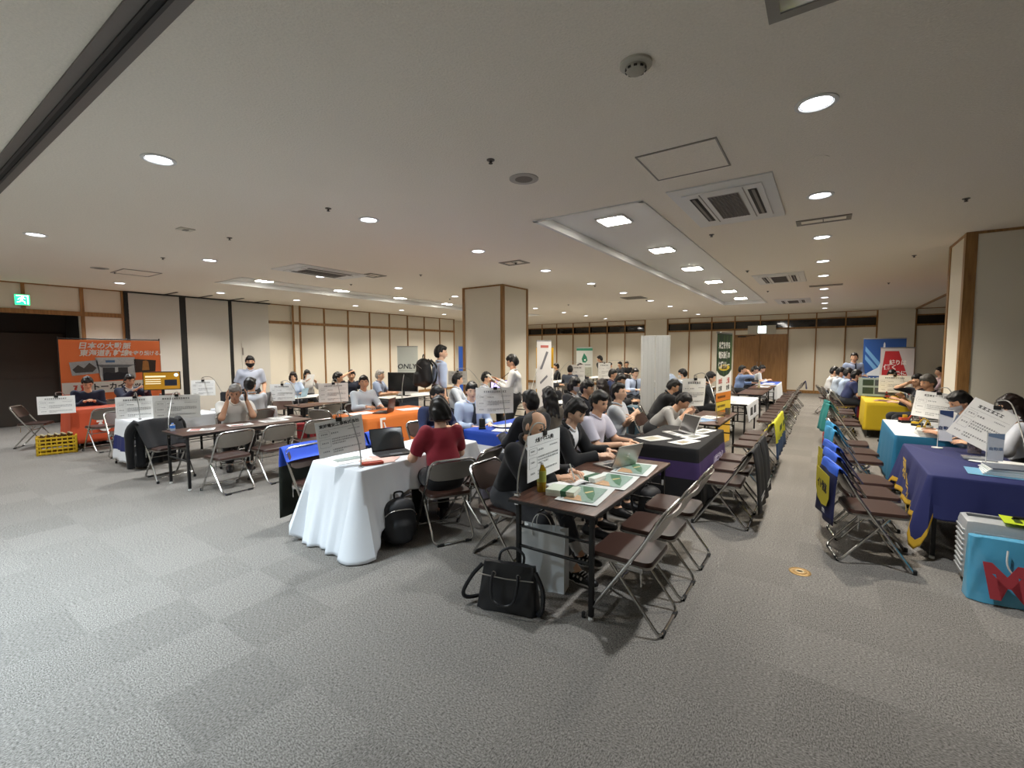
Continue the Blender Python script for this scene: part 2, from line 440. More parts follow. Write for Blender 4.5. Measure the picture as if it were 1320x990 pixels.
# ------------------------------------------------------------------ ceiling fixtures
ORD = ['nearest', 'second', 'third', 'fourth', 'fifth', 'sixth', 'seventh', 'eighth', 'ninth', 'tenth', 'eleventh', 'twelfth', 'thirteenth', 'fourteenth', 'fifteenth', 'sixteenth', 'seventeenth', 'eighteenth', 'nineteenth', 'twentieth']
def lampmat(e, col): return M(col, .5, emit=e, var=0)
M_DISC = lampmat(DISC_E, '#f4f7ff'); M_LED = lampmat(PANEL_E, '#fffaf0')
M_REFL = M('#dfe3e8', .15, .9, var=0, name='reflector')
def mk_downlight():
    t = thing('downlight', '', 'ceiling light')
    MB().lathe([(.118, -.001), (.118, -.007), (.095, -.010), (.090, -.004), (.092, .0)], 24).build('trim_ring', M_WHITEPAINT, t)
    MB().lathe([(.092, -.002), (.085, .0005)], 24).build('reflector', M_REFL, t)
    MB().lathe([(.084, -.003), (.0001, -.003)], 24).build('lamp_face', M_DISC, t)
    return t
def spot(x, y, col, w):
    l = bpy.data.lights.new('downlight_lamp', 'SPOT'); l.energy = w; l.spot_size = R(125); l.spot_blend = .75; l.shadow_soft_size = .07; l.color = col
    o = bpy.data.objects.new('downlight_lamp', l); COL.objects.link(o); o.location = (x, y, CZ - .03)
DLY = [1.525, 3.56, 5.59, 7.63, 9.66, 11.65, 13.9, 16.0, 18.0, 20.1]
rowname = {-.11: 'above the aisle', -4.44: 'between the trough and the column', -8.5: 'just past the column toward the partition', -12.83: 'closest to the partition wall', 4.3: 'behind the square pillar', 7.0: 'along the hidden side wall'}
for x in (-.11, -4.44, -8.5, -12.83):
    ys = [-5.2, -2.9, -.6] + DLY
    if x == -.11: ys = [-5.2, -2.6, 1.3] + [3.52, 5.57, 7.59, 9.6, 11.44, 13.84, 16.04, 17.9, 20.0]
    vis = [y for y in ys if (y > 3 if x == -.11 else y > 1.2)]
    for y in ys:
        if x == -.11 and y == 1.3: continue
        i = ys.index(y)
        k = len([v for v in vis if v < y])
        lab = 'round recessed ceiling downlight, %s in the row %s' % (ORD[k], rowname[x])
        hid = x == 4.3 or y not in vis
        if hid: lab = 'round recessed ceiling downlight out of the picture, overhead or past the square pillar'
        place('dl', mk_downlight, lab, (x, y, CZ), 0, 'downlights out of the picture' if hid else 'round downlights in the ceiling')
        spot(x, y, (.72, .88, 1.0) if (x == -4.44 and y < 1) else (COOL if y < 4 else WARM), SPOT_W * (4.5 if x == -4.44 and -1 < y < 1 else 1.0) * (1.25 if y > 12 else 1))
def mk_led():
    t = thing('led_panel', '', 'ceiling light')
    MB().box((0, 0, -.010), (.36, .36, .02), bev=.004).build('frame', M_WHITEPAINT, t)
    MB().box((0, 0, -.022), (.31, .31, .006)).build('diffuser', M_LED, t)
    return t
for nm, x in (('over the brown front table row', -2.225), ('near the partition wall', -10.45)):
    for i, y in enumerate((5.5, 7.5, 9.5, 11.55, 13.6, 15.6)):
        place('led', mk_led, 'bright square panel light, %s in the trough %s' % (ORD[i], nm), (x, y, CZ + .09), 0, 'square panel lights in the troughs')
def mk_ac():
    t = thing('ceiling_air_conditioner', '', 'air conditioner')
    b = MB(); b.box((0, 0, -.008), (.90, 1.5, .016), bev=.005).box((0, 0, -.02), (.70, 1.16, .014), bev=.005); b.build('panel', M_WHITEPAINT, t)
    g = MB(); g.box((0, 0, -.028), (.28, .86, .006)); g.build('grille', M('#a39d98', .6, name='ac_grille'), t)
    b = MB()
    for k in range(9): b.box((-.128 + .032 * k, 0, -.033), (.009, .84, .006))
    for k in range(25): b.box((0, -.41 + .034 * k, -.033), (.27, .007, .005))
    b.build('grille_bar', M('#5a5653', .6, name='ac_bar'), t)
    for s_ in (-1, 1):
        MB().box((s_ * .26, 0, -.028), (.075, .92, .004), bev=.001).build('air_outlet', M_DARK, t)
        MB().box((s_ * .265, 0, -.031), (.026, .88, .004)).build('louvre', M('#77736e', .6), t)
        MB().box((s_ * .19, 0, -.028), (.010, 1.1, .004)).build('seam', M('#8b8883', .6), t)
    return t
place('ac', mk_ac, 'large white ceiling air conditioner nearest to the camera beside the light trough', (-.89, 5.35, CZ), 0, 'ceiling air conditioners')
place('ac', mk_ac, 'white ceiling air conditioner second from the camera, beyond the access panel', (-.87, 11.3, CZ), 0, 'ceiling air conditioners')
place('ac', mk_ac, 'small white ceiling air conditioner farthest away near the trough end', (-.9, 16.6, CZ), 0, 'ceiling air conditioners')
place('ac', mk_ac, 'flush ceiling air conditioner seen edge-on before the partition side trough', (-8.0, 5.3, CZ), 0, 'ceiling air conditioners')
def frame_panel(name, label, cat, x0, x1, y0, y1, mat_in, mat_fr, w=.02, slats=0):
    t = thing(name, label, cat, ((x0 + x1) / 2, (y0 + y1) / 2, CZ)); hx, hy = (x1 - x0) / 2, (y1 - y0) / 2
    b = MB()
    for s_ in (-1, 1): b.box((s_ * (hx - w / 2), 0, -.004), (w, hy * 2, .01)); b.box((0, s_ * (hy - w / 2), -.004), (hx * 2 - 2 * w, w, .01))
    b.build('frame', mat_fr, t, smooth=False)
    MB().box((0, 0, -.001), (hx * 2 - 2 * w, hy * 2 - 2 * w, .006)).build('panel', mat_in, t, smooth=False)
    if slats:
        b = MB()
        for k in range(slats): b.box((-hx + w + (k + 1) * (2 * hx - 2 * w) / (slats + 1), 0, -.007), (.01, hy * 2 - 2 * w, .008))
        b.build('slat', mat_fr, t, smooth=False)
    return t
M_FR = M('#8c8880', .5, .2, name='panel_frame')
frame_panel('access_panel', 'large square ceiling access hatch with thin grey frame beside the air conditioner', 'access panel', -1.31, -.71, 3.65, 4.25, M_CEIL, M_FR, .012)
frame_panel('air_vent', 'rectangular louvred ceiling vent between the aisle downlights', 'vent', -.36, .18, 6.5, 6.75, M('#e8e2d2', .5, name='vent_light'), M('#6f6a60', .5, name='vent_frame'), .05, 1)
frame_panel('air_vent', 'small framed ceiling vent before the square wood-trimmed column', 'vent', -4.72, -4.28, 6.5, 6.82, M('#d8d2c2', .5), M('#6f6a60', .5, name='vent_frame'), .06, 1)
frame_panel('air_vent', 'small ceiling vent with cross bar beside the flush air conditioner', 'vent', -7.75, -7.35, 5.9, 6.3, M('#e0dacb', .5), M('#6f6a60', .5, name='vent_frame'), .07, 1)
frame_panel('air_vent', 'dark rectangular ceiling grille ahead of the far wall windows', 'vent', -4.9, -4.3, 12.6, 13.2, M('#7a756c', .6), M('#6f6a60', .5, name='vent_frame'), .03, 5)
frame_panel('air_vent', 'ceiling grille in the aisle before the far air conditioner', 'vent', -.4, .25, 13.0, 13.25, M('#7a756c', .6), M('#6f6a60', .5, name='vent_frame'), .03, 3)
frame_panel('access_panel', 'flat ceiling hatch near the black-edged partition panels', 'access panel', -11.3, -10.6, 3.0, 3.6, M_CEIL, M_FR)
frame_panel('emergency_light', 'square ceiling light fitting with clear lens at the top frame edge', 'ceiling light', -.28, .06, 2.20, 2.56, M('#d9dde0', .1, .6, name='lens'), M('#8c8880', .5), .05)
def mk_speaker():
    t = thing('ceiling_speaker', '', 'speaker')
    MB().lathe([(.13, 0), (.13, -.006), (.118, -.008)], 28).build('ring', M('#a6a29a', .6), t)
    MB().lathe([(.118, -.007), (.0001, -.010)], 28).build('mesh_cover', M('#75726c', .7, bump=.6, scale=300, name='speaker_mesh'), t)
    return t
place('sp', mk_speaker, 'round grey ceiling speaker in front of the long light trough', (-2.28, 3.53, CZ), 0, 'ceiling speakers')
place('sp', mk_speaker, 'round ceiling speaker far over toward the partition wall', (-10.9, 2.75, CZ), 0, 'ceiling speakers')
t = thing('smoke_detector', 'round white smoke detector on the ceiling nearest to the camera', 'smoke detector', (-.9, 2.5, CZ))
MB().lathe([(.085, 0), (.085, -.012), (.07, -.02)], 28).build('base', M('#b5b1a4', .6), t)
MB().lathe([(.055, -.018), (.055, -.035), (.04, -.048), (.0001, -.05)], 24).build('sensor_head', M('#a8a497', .6), t)
b = MB()
for k in range(10):
    a = 2 * PI * k / 10; b.box((.05 * math.cos(a), .05 * math.sin(a), -.034), (.012, .018, .010), a)
b.build('slot', M_DARK, t)
MB().lathe([(.075, .001), (.075, -.004), (.0001, -.005)], 28, (0, 0, 0)).build('blank_cover', M_CEIL)
o = COL.objects['blank_cover']; o.location = (-.115, 4.53, CZ); tag(o, 'round blank cover plate on the ceiling between two aisle downlights', 'cover plate')
def mk_sprinkler():
    t = thing('sprinkler_head', '', 'sprinkler')
    MB().lathe([(.032, .0), (.032, -.006), (.016, -.010)], 16).build('rosette', M('#6b675f', .4, .5), t)
    b = MB(); b.lathe([(.009, -.006), (.009, -.016)], 10).lathe([(.004, -.016), (.004, -.028)], 8).lathe([(.017, -.028), (.017, -.031), (.0001, -.032)], 14)
    b.tube([(-.012, 0, -.008), (-.013, 0, -.018), (0, 0, -.028)], .0025).tube([(.012, 0, -.008), (.013, 0, -.018), (0, 0, -.028)], .0025)
    b.build('spray_head', M('#38342e', .4, .6), t)
    return t
for (x, y), w in {(-2.28, 3.04): 'in front of the round ceiling speaker', (-4.45, 3.04): 'between two downlights ahead of the column', (1.11, 6.54): 'near the big pillar by the aisle', (-1.31, 6.59): 'beside the big air conditioner', (-6.65, 3.04): 'over the orange cloth table row', (-4.47, 6.66): 'just before the small framed vent', (-8.9, 3.04): 'in the partition-side ceiling', (-11.2, 3.04): 'close to the flat hatch', (1.11, 9.9): 'behind the pillar corner', (-1.31, 9.9): 'before the second air conditioner', (-4.5, 10.0): 'past the column on the aisle side', (1.1, 13.5): 'far down the aisle', (-1.3, 13.5): 'beside the far trough end', (-6.7, 6.6): 'in front of the column face', (-8.9, 6.6): 'past the cross-bar vent', (-4.5, 13.7): 'beside the dark ceiling grille', (-7.0, 13.5): 'behind the column', (-9.0, 10.0): 'beside the far partition trough'}.items():
    place('spr', mk_sprinkler, 'small dark sprinkler head on the ceiling ' + w, (x, y, CZ), 0, 'sprinkler heads')
t = thing('ceiling_sensor', 'small square sensor plate on the ceiling over the partition side', 'sensor', (-6.63, 2.52, CZ))
MB().box((0, 0, -.006), (.16, .16, .012), bev=.004).build('plate', M('#c9c4b6', .5), t); MB().box((0, 0, -.015), (.08, .05, .01), bev=.003).build('sensor', M('#8e8a80', .5), t)

# exit signs
def exit_sign(label, loc, rz, w, h, bg, fg, e):
    t = thing('exit_sign', label, 'exit sign', loc, rz)
    MB().box((0, .03, 0), (w, .06, h), bev=.006).build('housing', M_WHITEPL, t)
    f = MB().box((0, -.003, 0), (w * .94, .008, h * .9)).build('light_panel', M(bg, .4, emit=e, var=0), t)
    s = h * .42; b = MB()
    def P(pts): b.prism([(x * s, z * s) for x, z in pts], .004)
    P([(.62 + .17 * math.cos(2 * PI * k / 12) - .55, .62 + .17 * math.sin(2 * PI * k / 12)) for k in range(12)])      # head
    P([(-.25, .45), (.12, .42), (.02, -.15), (-.3, -.12)]); P([(.0, .4), (.45, .12), (.5, .22), (.1, .48)]); P([(-.2, .45), (-.55, .3), (-.7, .0), (-.6, -.04), (-.45, .2), (-.15, .32)])
    P([(-.1, -.1), (.02, -.15), (.4, -.4), (.45, -.85), (.33, -.85), (.27, -.48), (-.15, -.25)]); P([(-.3, -.12), (-.1, -.2), (-.4, -.55), (-.85, -.62), (-.85, -.5), (-.48, -.42)])
    P([(.75, .9), (.9, .9), (.9, -.9), (.75, -.9)]); P([(-.9, .9), (.9, .9), (.9, .78), (-.9, .78)])
    o = b.build('pictogram', M(fg, .4, emit=e * .9, var=0), f); o.location = (0, -.008, 0)
    return t
exit_sign('green exit sign with running figure above the dark lobby opening', (LW + .05, 2.30, 2.865), R(90), .24, .24, '#1fb56a', '#f2fff6', 1.5)
t = thing('sign_board', 'grey board above the wooden double door holding the exit sign', 'board', (-2.3, FW - .07, 2.62))
MB().box((0, 0, 0), (1.05, .05, .34), bev=.005).build('board', M('#b9b6ac', .6), t)
exit_sign('pale lit exit sign in the middle of the board above the wooden door', (-2.28, FW - .125, 2.62), 0, .32, .32, '#dff5f0', '#3aa98e', 1.6)
t = thing('floor_outlet', 'round brass floor outlet cover on the carpet in the aisle', 'floor outlet', (-.11, 4.09, 0))
MB().lathe([(.075, 0), (.075, .004), (.066, .006), (.064, .004), (.045, .004), (.043, .007), (.0001, .007)], 32).build('cover', M('#a98a5a', .4, .7, name='brass'), t)
MB().lathe([(.03, .0072), (.028, .0085), (.02, .0085), (.018, .0072)], 24).build('ring', M('#d9c7a0', .4, .5), t)
# ------------------------------------------------------------------ furniture builders
def mk_chair():
    """steel folding chair, faces local +y, origin on the floor under the seat"""
    t = thing('folding_chair', '', 'chair')
    W = .215
    P = [(-W, .235, .012), (-W, -.135, .56), (-W, -.245, .76), (W, -.245, .76), (W, -.135, .56), (W, .235, .012)]
    b = MB(); b.tube(fillet(P, .085, 5), .0115, 8)
    b.tube([(-W, .20, .065), (W, .20, .065)], .009, 8)
    b.tube([(-W, -.02, .39), (W, -.02, .39)], .008, 6)
    b.build('front_frame', M_CHROME, t)
    w2 = W - .026
    P = [(-w2, .08, .40), (-w2, -.235, .013), (w2, -.235, .013), (w2, .08, .40)]
    b = MB(); b.tube(fillet(P, .06, 5), .0105, 8); b.tube([(-w2, .01, .315), (w2, .01, .315)], .007, 6)
    b.build('rear_leg_frame', M_CHROME, t)
    for s_ in (-1, 1):
        b = MB(); b.tube([(s_ * (W - .013), .04, .405), (s_ * (W - .013), -.115, .395), (s_ * (W - .013), -.12, .30)], .006, 6)
        b.box((s_ * (W - .012), -.05, .40), (.008, .16, .03), bev=.002); b.build('link_bar', M_CHROME, t)
    n = 22
    def outline(hw, y0, y1, r):
        pts = []
        for cx, cy, a0 in ((hw - r, y1 - r, 0), (-hw + r, y1 - r, 90), (-hw + r, y0 + r, 180), (hw - r, y0 + r, 270)):
            for k in range(5):
                a = R(a0 + 90 * k / 4); pts.append((cx + r * math.cos(a), cy + r * math.sin(a)))
        return pts
    def plate(b, pts, z0, z1, mat=0, inset=.0):
        nn = len(pts); q = [(x * (1 - inset), y * (1 - inset), z1) for x, y in pts]
        v = [(x, y, z0) for x, y in pts] + [(x, y, z0 + (z1 - z0) * .5) for x, y in pts] + q
        f = [tuple(range(nn - 1, -1, -1))] + [(i, (i + 1) % nn, nn + (i + 1) % nn, nn + i) for i in range(nn)] + [(nn + i, nn + (i + 1) % nn, 2 * nn + (i + 1) % nn, 2 * nn + i) for i in range(nn)] + [tuple(range(2 * nn, 3 * nn))]
        b.add(v, f, mat)
    o = outline(.198, -.175, .215, .05)
    s0 = MB(); plate(s0, o, .418, .445, 0, .03); st = s0.build('seat', M_VINYL, t)
    s0 = MB(); plate(s0, [(x * 1.015, y * 1.01) for x, y in o], .405, .420); s0.build('seat_pan', M_STEEL, st)
    # backrest: curved pad in a steel shell
    def back(off, th):
        def fn(u, v, f):
            x = (u - .5) * 2 * .200; z = .562 + .185 * v
            e = 1 - abs(2 * u - 1) ** 6 * .35 * (abs(2 * v - 1) ** 2)
            z = .655 + (z - .655) * e
            y = -.135 - (z - .56) * .55 - .030 * (1 - (2 * u - 1) ** 2) + off
            return (x, y + f * th, z)
        b = MB(); b.grid(lambda u, v: fn(u, v, 0), 11, 6); b.grid(lambda u, v: fn(u, v, 1), 11, 6)
        ring = [i for i in range(11)] + [j * 11 + 10 for j in range(1, 6)] + [5 * 11 + i for i in range(9, -1, -1)] + [j * 11 for j in range(4, 0, -1)]
        m_ = len(ring); b.f += [[ring[k], ring[(k + 1) % m_], 66 + ring[(k + 1) % m_], 66 + ring[k]] for k in range(m_)]; b.m += [0] * m_
        return b
    bk = back(0, .018).build('backrest', M_VINYL, t, ang=50)
    back(-.010, .011).build('back_shell', M_STEEL, bk, ang=50)
    for s_, nm in ((-1, 0), (1, 0)):
        MB().lathe([(.016, 0), (.016, .03), (.012, .034)], 10, (s_ * W, .243, 0)).build('foot_cap', M_RUBBER, t)
        MB().tube([(s_ * (w2 - .03), -.235, .010), (s_ * (w2 - .09), -.235, .010)], .014, 8).build('foot_cap', M_RUBBER, t)
    return t
def chair(label, x, y, rz, group='steel folding chairs'):
    return place('chair', mk_chair, label, (x, y, 0), R(rz), group)

def mk_table(L, W=.60, H=.70, top=None):
    """folding meeting table, long side along y, origin on the floor below the centre"""
    t = thing('folding_table', '', 'table')
    tp = MB().box((0, 0, H - .014), (W, L, .028), bev=.006).build('tabletop', top or M_WALNUT, t)
    MB().box((0, 0, H - .0165), (W + .006, L + .006, .021), bev=.004).build('edge_band', M_BLACK, tp)
    for sy in (-1, 1):
        y = sy * (L / 2 - .06)
        for sx in (-1, 1):
            x = sx * (W / 2 - .045)
            lg = MB().box((x, y, (H - .03) / 2 + .012), (.03, .03, H - .054), bev=.003).build('leg', M_BLACK, t)
            MB().lathe([(.019, 0), (.019, .014), (.015, .018)], 10, (x, y, 0)).build('foot_cap', M_WHITEPL, lg)
            MB().box((x + .0, y - sy * .0155, H - .17), (.018, .004, .05), bev=.001).build('latch', M_WHITEPL, lg)
        b = MB(); b.tube([(-W / 2 + .05, y, .50), (W / 2 - .05, y, .50)], .009).tube([(-W / 2 + .05, y, .36), (W / 2 - .05, y, .36)], .011)
        b.build('crossbar', M_BLACK, t)
    b = MB()
    for x in (-W / 4, 0.02, W / 3.2): b.tube([(x, -L / 2 + .12, H - .11), (x, L / 2 - .12, H - .11)], .005, 6)
    for y in (-L / 4, L / 4): b.tube([(-W / 3, y, H - .112), (W / 3, y, H - .112)], .005, 6)
    b.build('shelf_rack', M_BLACK, t)
    return t
def table(label, x0, x1, y0, y1, H=.70, top=None, group=None, rz=0):
    t = mk_table(y1 - y0, x1 - x0, H, top); t.location = ((x0 + x1) / 2, (y0 + y1) / 2, 0); t['label'] = label
    if group: t['group'] = group
    return t

def cloth(name, label, cat, x0, x1, y0, y1, h, drops, mats, matfn=None, seed=0, flare=.05, wave=.02, corner=.0, n=36, nv=14, fr=5):
    """tablecloth draped over a table: drops = (front -y, right +x, back +y, left -x) hang lengths"""
    r_ = random.Random(seed); th = .006; g = .012
    x0 -= g; x1 += g; y0 -= g; y1 += g
    lx, ly = x1 - x0, y1 - y0; rc = .03
    per = []                                      # perimeter samples: pos, normal, side weights
    def side(a, b, nrm, k, cnt):
        for i in range(cnt): per.append((Vector(a).lerp(Vector(b), i / cnt), Vector(nrm), k, i / cnt))
    nx, ny = max(8, int(n * lx / (lx + ly))), max(10, int(n * ly / (lx + ly)))
    def cor(c, a0, k):
        for i in range(6):
            a = R(a0 + 90 * i / 6); d = Vector((math.cos(a), math.sin(a), 0)); per.append((Vector(c) + d * rc, d, k, i / 6))
    side((x0 + rc, y0, 0), (x1 - rc, y0, 0), (0, -1, 0), 0, nx); cor((x1 - rc, y0 + rc, 0), -90, 4)
    side((x1, y0 + rc, 0), (x1, y1 - rc, 0), (1, 0, 0), 1, ny); cor((x1 - rc, y1 - rc, 0), 0, 5)
    side((x1 - rc, y1, 0), (x0 + rc, y1, 0), (0, 1, 0), 2, nx); cor((x0 + rc, y1 - rc, 0), 90, 6)
    side((x0, y1 - rc, 0), (x0, y0 + rc, 0), (-1, 0, 0), 3, ny); cor((x0 + rc, y0 + rc, 0), 180, 7)
    N = len(per); ph = [r_.uniform(0, 6.28) for _ in range(6)]
    pos = [0]
    for i in range(1, N): pos.append(pos[-1] + (per[i][0] - per[i - 1][0]).length + .02 * (per[i][2] > 3))
    def drop(i):
        p, nr, k, t = per[i]
        if k < 4:
            return drops[k] if not callable(drops[k]) else drops[k](t)
        a, b_ = drops[k - 4], drops[(k - 3) % 4]
        a = a(1) if callable(a) else a; b_ = b_(0) if callable(b_) else b_
        m_ = a * (1 - t) + b_ * t
        return m_ + corner * math.sin(PI * t) * (1 if min(a, b_) > .15 else .3)
    rows = []
    c = Vector(((x0 + x1) / 2, (y0 + y1) / 2, 0))
    for j in range(nv + 1):
        row = []
        for i in range(N):
            p, nr, k, t = per[i]; d = min(drop(i), h - .004)
            if j == 0: q = p.copy(); q.z = h + th
            else:
                v = j / nv
                s_ = pos[i]; w = (math.sin(s_ * 6.28 * fr / 2.2 + ph[0]) + .6 * math.sin(s_ * 6.28 * fr / .9 + ph[1])) * wave * v ** 1.3
                cb = 1.5 if k > 3 else 1.0
                q = p + nr * (.004 + flare * v * cb * d / .6 + max(w, -.004 - .6 * flare * v) * min(1, d / .3)); q.z = h + th - d * v
                if j == 1: q.z = h + th - .008; q = Vector((p.x, p.y, q.z)) + nr * .006
            row.append(q)
        rows.append(row)
    b = MB(); verts = [p for row in rows for p in row]; fs = []; ms = []
    mf = matfn or (lambda k, t, v, z: 0)
    for j in range(nv):
        for i in range(N):
            i2 = (i + 1) % N
            fs.append((j * N + i, (j + 1) * N + i, (j + 1) * N + i2, j * N + i2))
            zc = (rows[j][i].z + rows[j + 1][i].z) / 2
            ms.append(mf(per[i][2], per[i][3], (j + .5) / nv, zc))
    fs.append(tuple(range(N))); ms.append(mf(-1, 0, 0, h))
    b.add([v - c for v in verts], fs, ms)
    o = b.build(name, mats, None, ang=60); o.location = c
    sm = o.modifiers.new('s', 'SOLIDIFY'); sm.thickness = .003; sm.offset = -1
    return tag(o, label, cat)

def curved_sheet(b, w, h, th=.0015, bow=0, lean=0, nu=7, nz=5, mat=0, twist=0):
    """paper sheet in local XZ facing -y; top edge centre at the origin"""
    def fn(u, v, o):
        x = (u - .5) * w; z = -h * (1 - v)
        y = bow * ((2 * u - 1) ** 2) + lean * (-z / h) ** 2 + twist * (2 * u - 1) * (-z / h) + o
        return (x, y, z)
    b.grid(lambda u, v: fn(u, v, 0), nu, nz, mat); b.grid(lambda u, v: fn(1 - u, v, th), nu, nz, mat)
    return b
_greek = {}
def greek(seed, w, h):
    """rows of small marks standing for print too fine to read, with the ruled table of the notice"""
    k = (seed, w, h)
    if k in _greek: return _greek[k]
    r_ = random.Random(seed); b = MB()
    def bar(x0, x1, z, t): b.box(((x0 + x1) / 2, -.0012, z), (x1 - x0, .0008, t))
    def line(x0, x1, z, s):
        x = x0
        while x < x1 - s * .4:
            bar(x, x + s * .72, z + s * .22, s * .16); bar(x, x + s * .72, z - s * .22, s * .16)
            if r_.random() < .6: b.box((x + s * .36, -.0012, z), (s * .16, .0008, s * .8))
            x += s
    bar(-w * .44, w * .44, -h * .25, .0012)
    for zz in (-.36, -.60, -.84):
        line(-w * .41, -w * .41 + w * .13, h * zz, h * .045)
    x0 = -w * .45; 
    for a, c_ in ((-.30, -.43), (-.50, -.72)):
        for z in (a, c_): bar(x0, x0 + w * .22, h * z, .001)
        for x in (x0, x0 + w * .22): b.box((x, -.0012, h * (a + c_) / 2), (.001, .0008, h * abs(a - c_)))
    line(-w * .2, -w * .04, -h * .36, h * .05); line(w * .16, w * .42, -h * .33, h * .03)
    for i in range(3): line(-w * .2, w * (.42 if i < 2 else .1), -h * (.52 + .065 * i), h * .045)
    line(-w * .2, w * .40, -h * .82, h * .045); line(-w * .2, w * (.0), -h * .885, h * .045)
    me = b.mesh('lettering', M_GREYINK, smooth=False); _greek[k] = me
    return me
def notice(label, px, py, zc, base, rz, w=.43, h=.30, title=None, seed=1, bow=.0, lean=.0, roll=0, group='notices on clamp stands', side=1, twist=0, parent_top=.70):
    """clamp arm standing on a table edge at `base`, holding a notice centred on pixel (px,py) at height zc"""
    c = at(px, py, zc) if not isinstance(px, Vector) else px
    t = thing('notice_stand', label, 'notice', (base[0], base[1], parent_top), 0, group)
    top = Vector((c.x - base[0], c.y - base[1], c.z + h / 2 - parent_top)); fw = Matrix.Rotation(R(rz), 3, 'Z') @ Vector((0, 1, 0))
    b = MB(); b.box((0, 0, .012), (.035, .035, .024), bev=.003).box((0, 0, -.05), (.03, .03, .012), bev=.002).tube([(.018, 0, .01), (.018, 0, -.055)], .005).lathe([(.012, -.10), (.004, -.09), (.004, -.05)], 8)
    b.build('table_clamp', M_CHROME, t)
    mid = Vector((top.x * .15, top.y * .15, top.z * .62))
    b = MB(); b.tube([(0, 0, .02), (top.x * .02, top.y * .02, top.z * .3), mid, (top.x * .55, top.y * .55, top.z * 1.12), top + Vector((0, 0, .055)) + fw * .01, top + Vector((0, 0, .015)) + fw * .006], .0055, 8, smooth=5)
    b.build('flexible_arm', M('#b5b5b2', .3, .85, name='arm_metal'), t)
    cl = MB(); cl.M = Matrix.Translation(top) @ Matrix.Rotation(R(rz), 4, 'Z')
    cl.box((0, -.006, -.008), (.05, .006, .036), bev=.001).box((0, .008, -.008), (.05, .006, .036), bev=.001)
    cl.tube([(-.018, -.006, .01), (-.018, -.016, .04), (.018, -.016, .04), (.018, -.006, .01)], .002, 6).tube([(-.018, .008, .01), (-.018, .018, .04), (.018, .018, .04), (.018, .008, .01)], .002, 6)
    cl.build('clip', M('#3a3a3a', .35, .7, name='clip_metal'), t)
    s = curved_sheet(MB(), w, h, bow=bow, lean=lean, twist=twist).build('notice_sheet', M_PAPER, t)
    s.location = top; s.rotation_euler = Euler((0, R(roll), R(rz)), 'XYZ')
    g = link('lettering', greek(seed, w, h), s); flat = max(abs(bow), abs(lean), abs(twist))
    if flat > .001:
        me = g.data.copy(); g.data = me
        for v in me.vertices:
            u = v.co.x / w + .5; q = -v.co.z / h
            v.co.y += bow * (2 * u - 1) ** 2 + lean * q * q + twist * (2 * u - 1) * q
    if title:
        tt = text(title, h * .105, M_INK, s, (0, -.0015 + bow * .2 + lean * .02, -h * .145), .02)
    else:
        b = MB(); r_ = random.Random(seed + 50); x = -w * .28
        while x < w * .28:
            zc_ = -h * .15; q = h * .085
            b.box((x, -.0015, zc_ + q * .3), (q * .75, .0008, q * .16)).box((x, -.0015, zc_ - q * .3), (q * .75, .0008, q * .16)).box((x, -.0015, zc_), (q * .14, .0008, q * .8))
            if r_.random() < .5: b.box((x, -.0015, zc_), (q * .6, .0008, q * .14))
            x += q * .95
        b.build('heading', M_INK, s, smooth=False)
    return t
def rollup(name, label, x, y, rz, w, h, mat, base=True):
    """roll-up banner: returns (thing, sheet); sheet local XZ, origin bottom centre, faces -y"""
    t = thing(name, label, 'banner', (x, y, 0), R(rz), 'standing banners')
    b = MB(); b.box((0, .02, .04), (w + .04, .11, .07), bev=.012); b.build('base', M('#a7a8aa', .35, .8, name='banner_alu'), t)
    for s_ in (-1, 1): MB().box((s_ * w * .32, .02, .004), (.05, .34, .008), bev=.002).build('foot', M('#a7a8aa', .35, .8, name='banner_alu'), t)
    MB().tube([(0, .03, .06), (0, .03, h)], .009).build('pole', M_BLACK, t)
    MB().box((0, .006, h), (w + .01, .02, .03), bev=.004).build('top_rail', M('#a7a8aa', .35, .8, name='banner_alu'), t)
    s = MB().box((0, 0, h / 2 + .035), (w, .003, h - .07)).build('banner_sheet', mat, t, smooth=False)
    return t, s
def flatshape(name, parent, mat, polys, y=-.0022, th=.0006):
    b = MB(); b.M = Matrix.Translation((0, y, 0))
    for p in polys: b.prism(p, th)
    return b.build(name, mat, parent, smooth=False)
def rect(x0, x1, z0, z1): return [(x0, z0), (x1, z0), (x1, z1), (x0, z1)]
def circ(cx, cz, rx, rz=None, n=24, a0=0, a1=360):
    rz = rz or rx; full = a1 - a0 >= 360
    return [(cx + rx * math.cos(R(a0 + (a1 - a0) * k / (n if full else n - 1))), cz + rz * math.sin(R(a0 + (a1 - a0) * k / (n if full else n - 1)))) for k in range(n)]

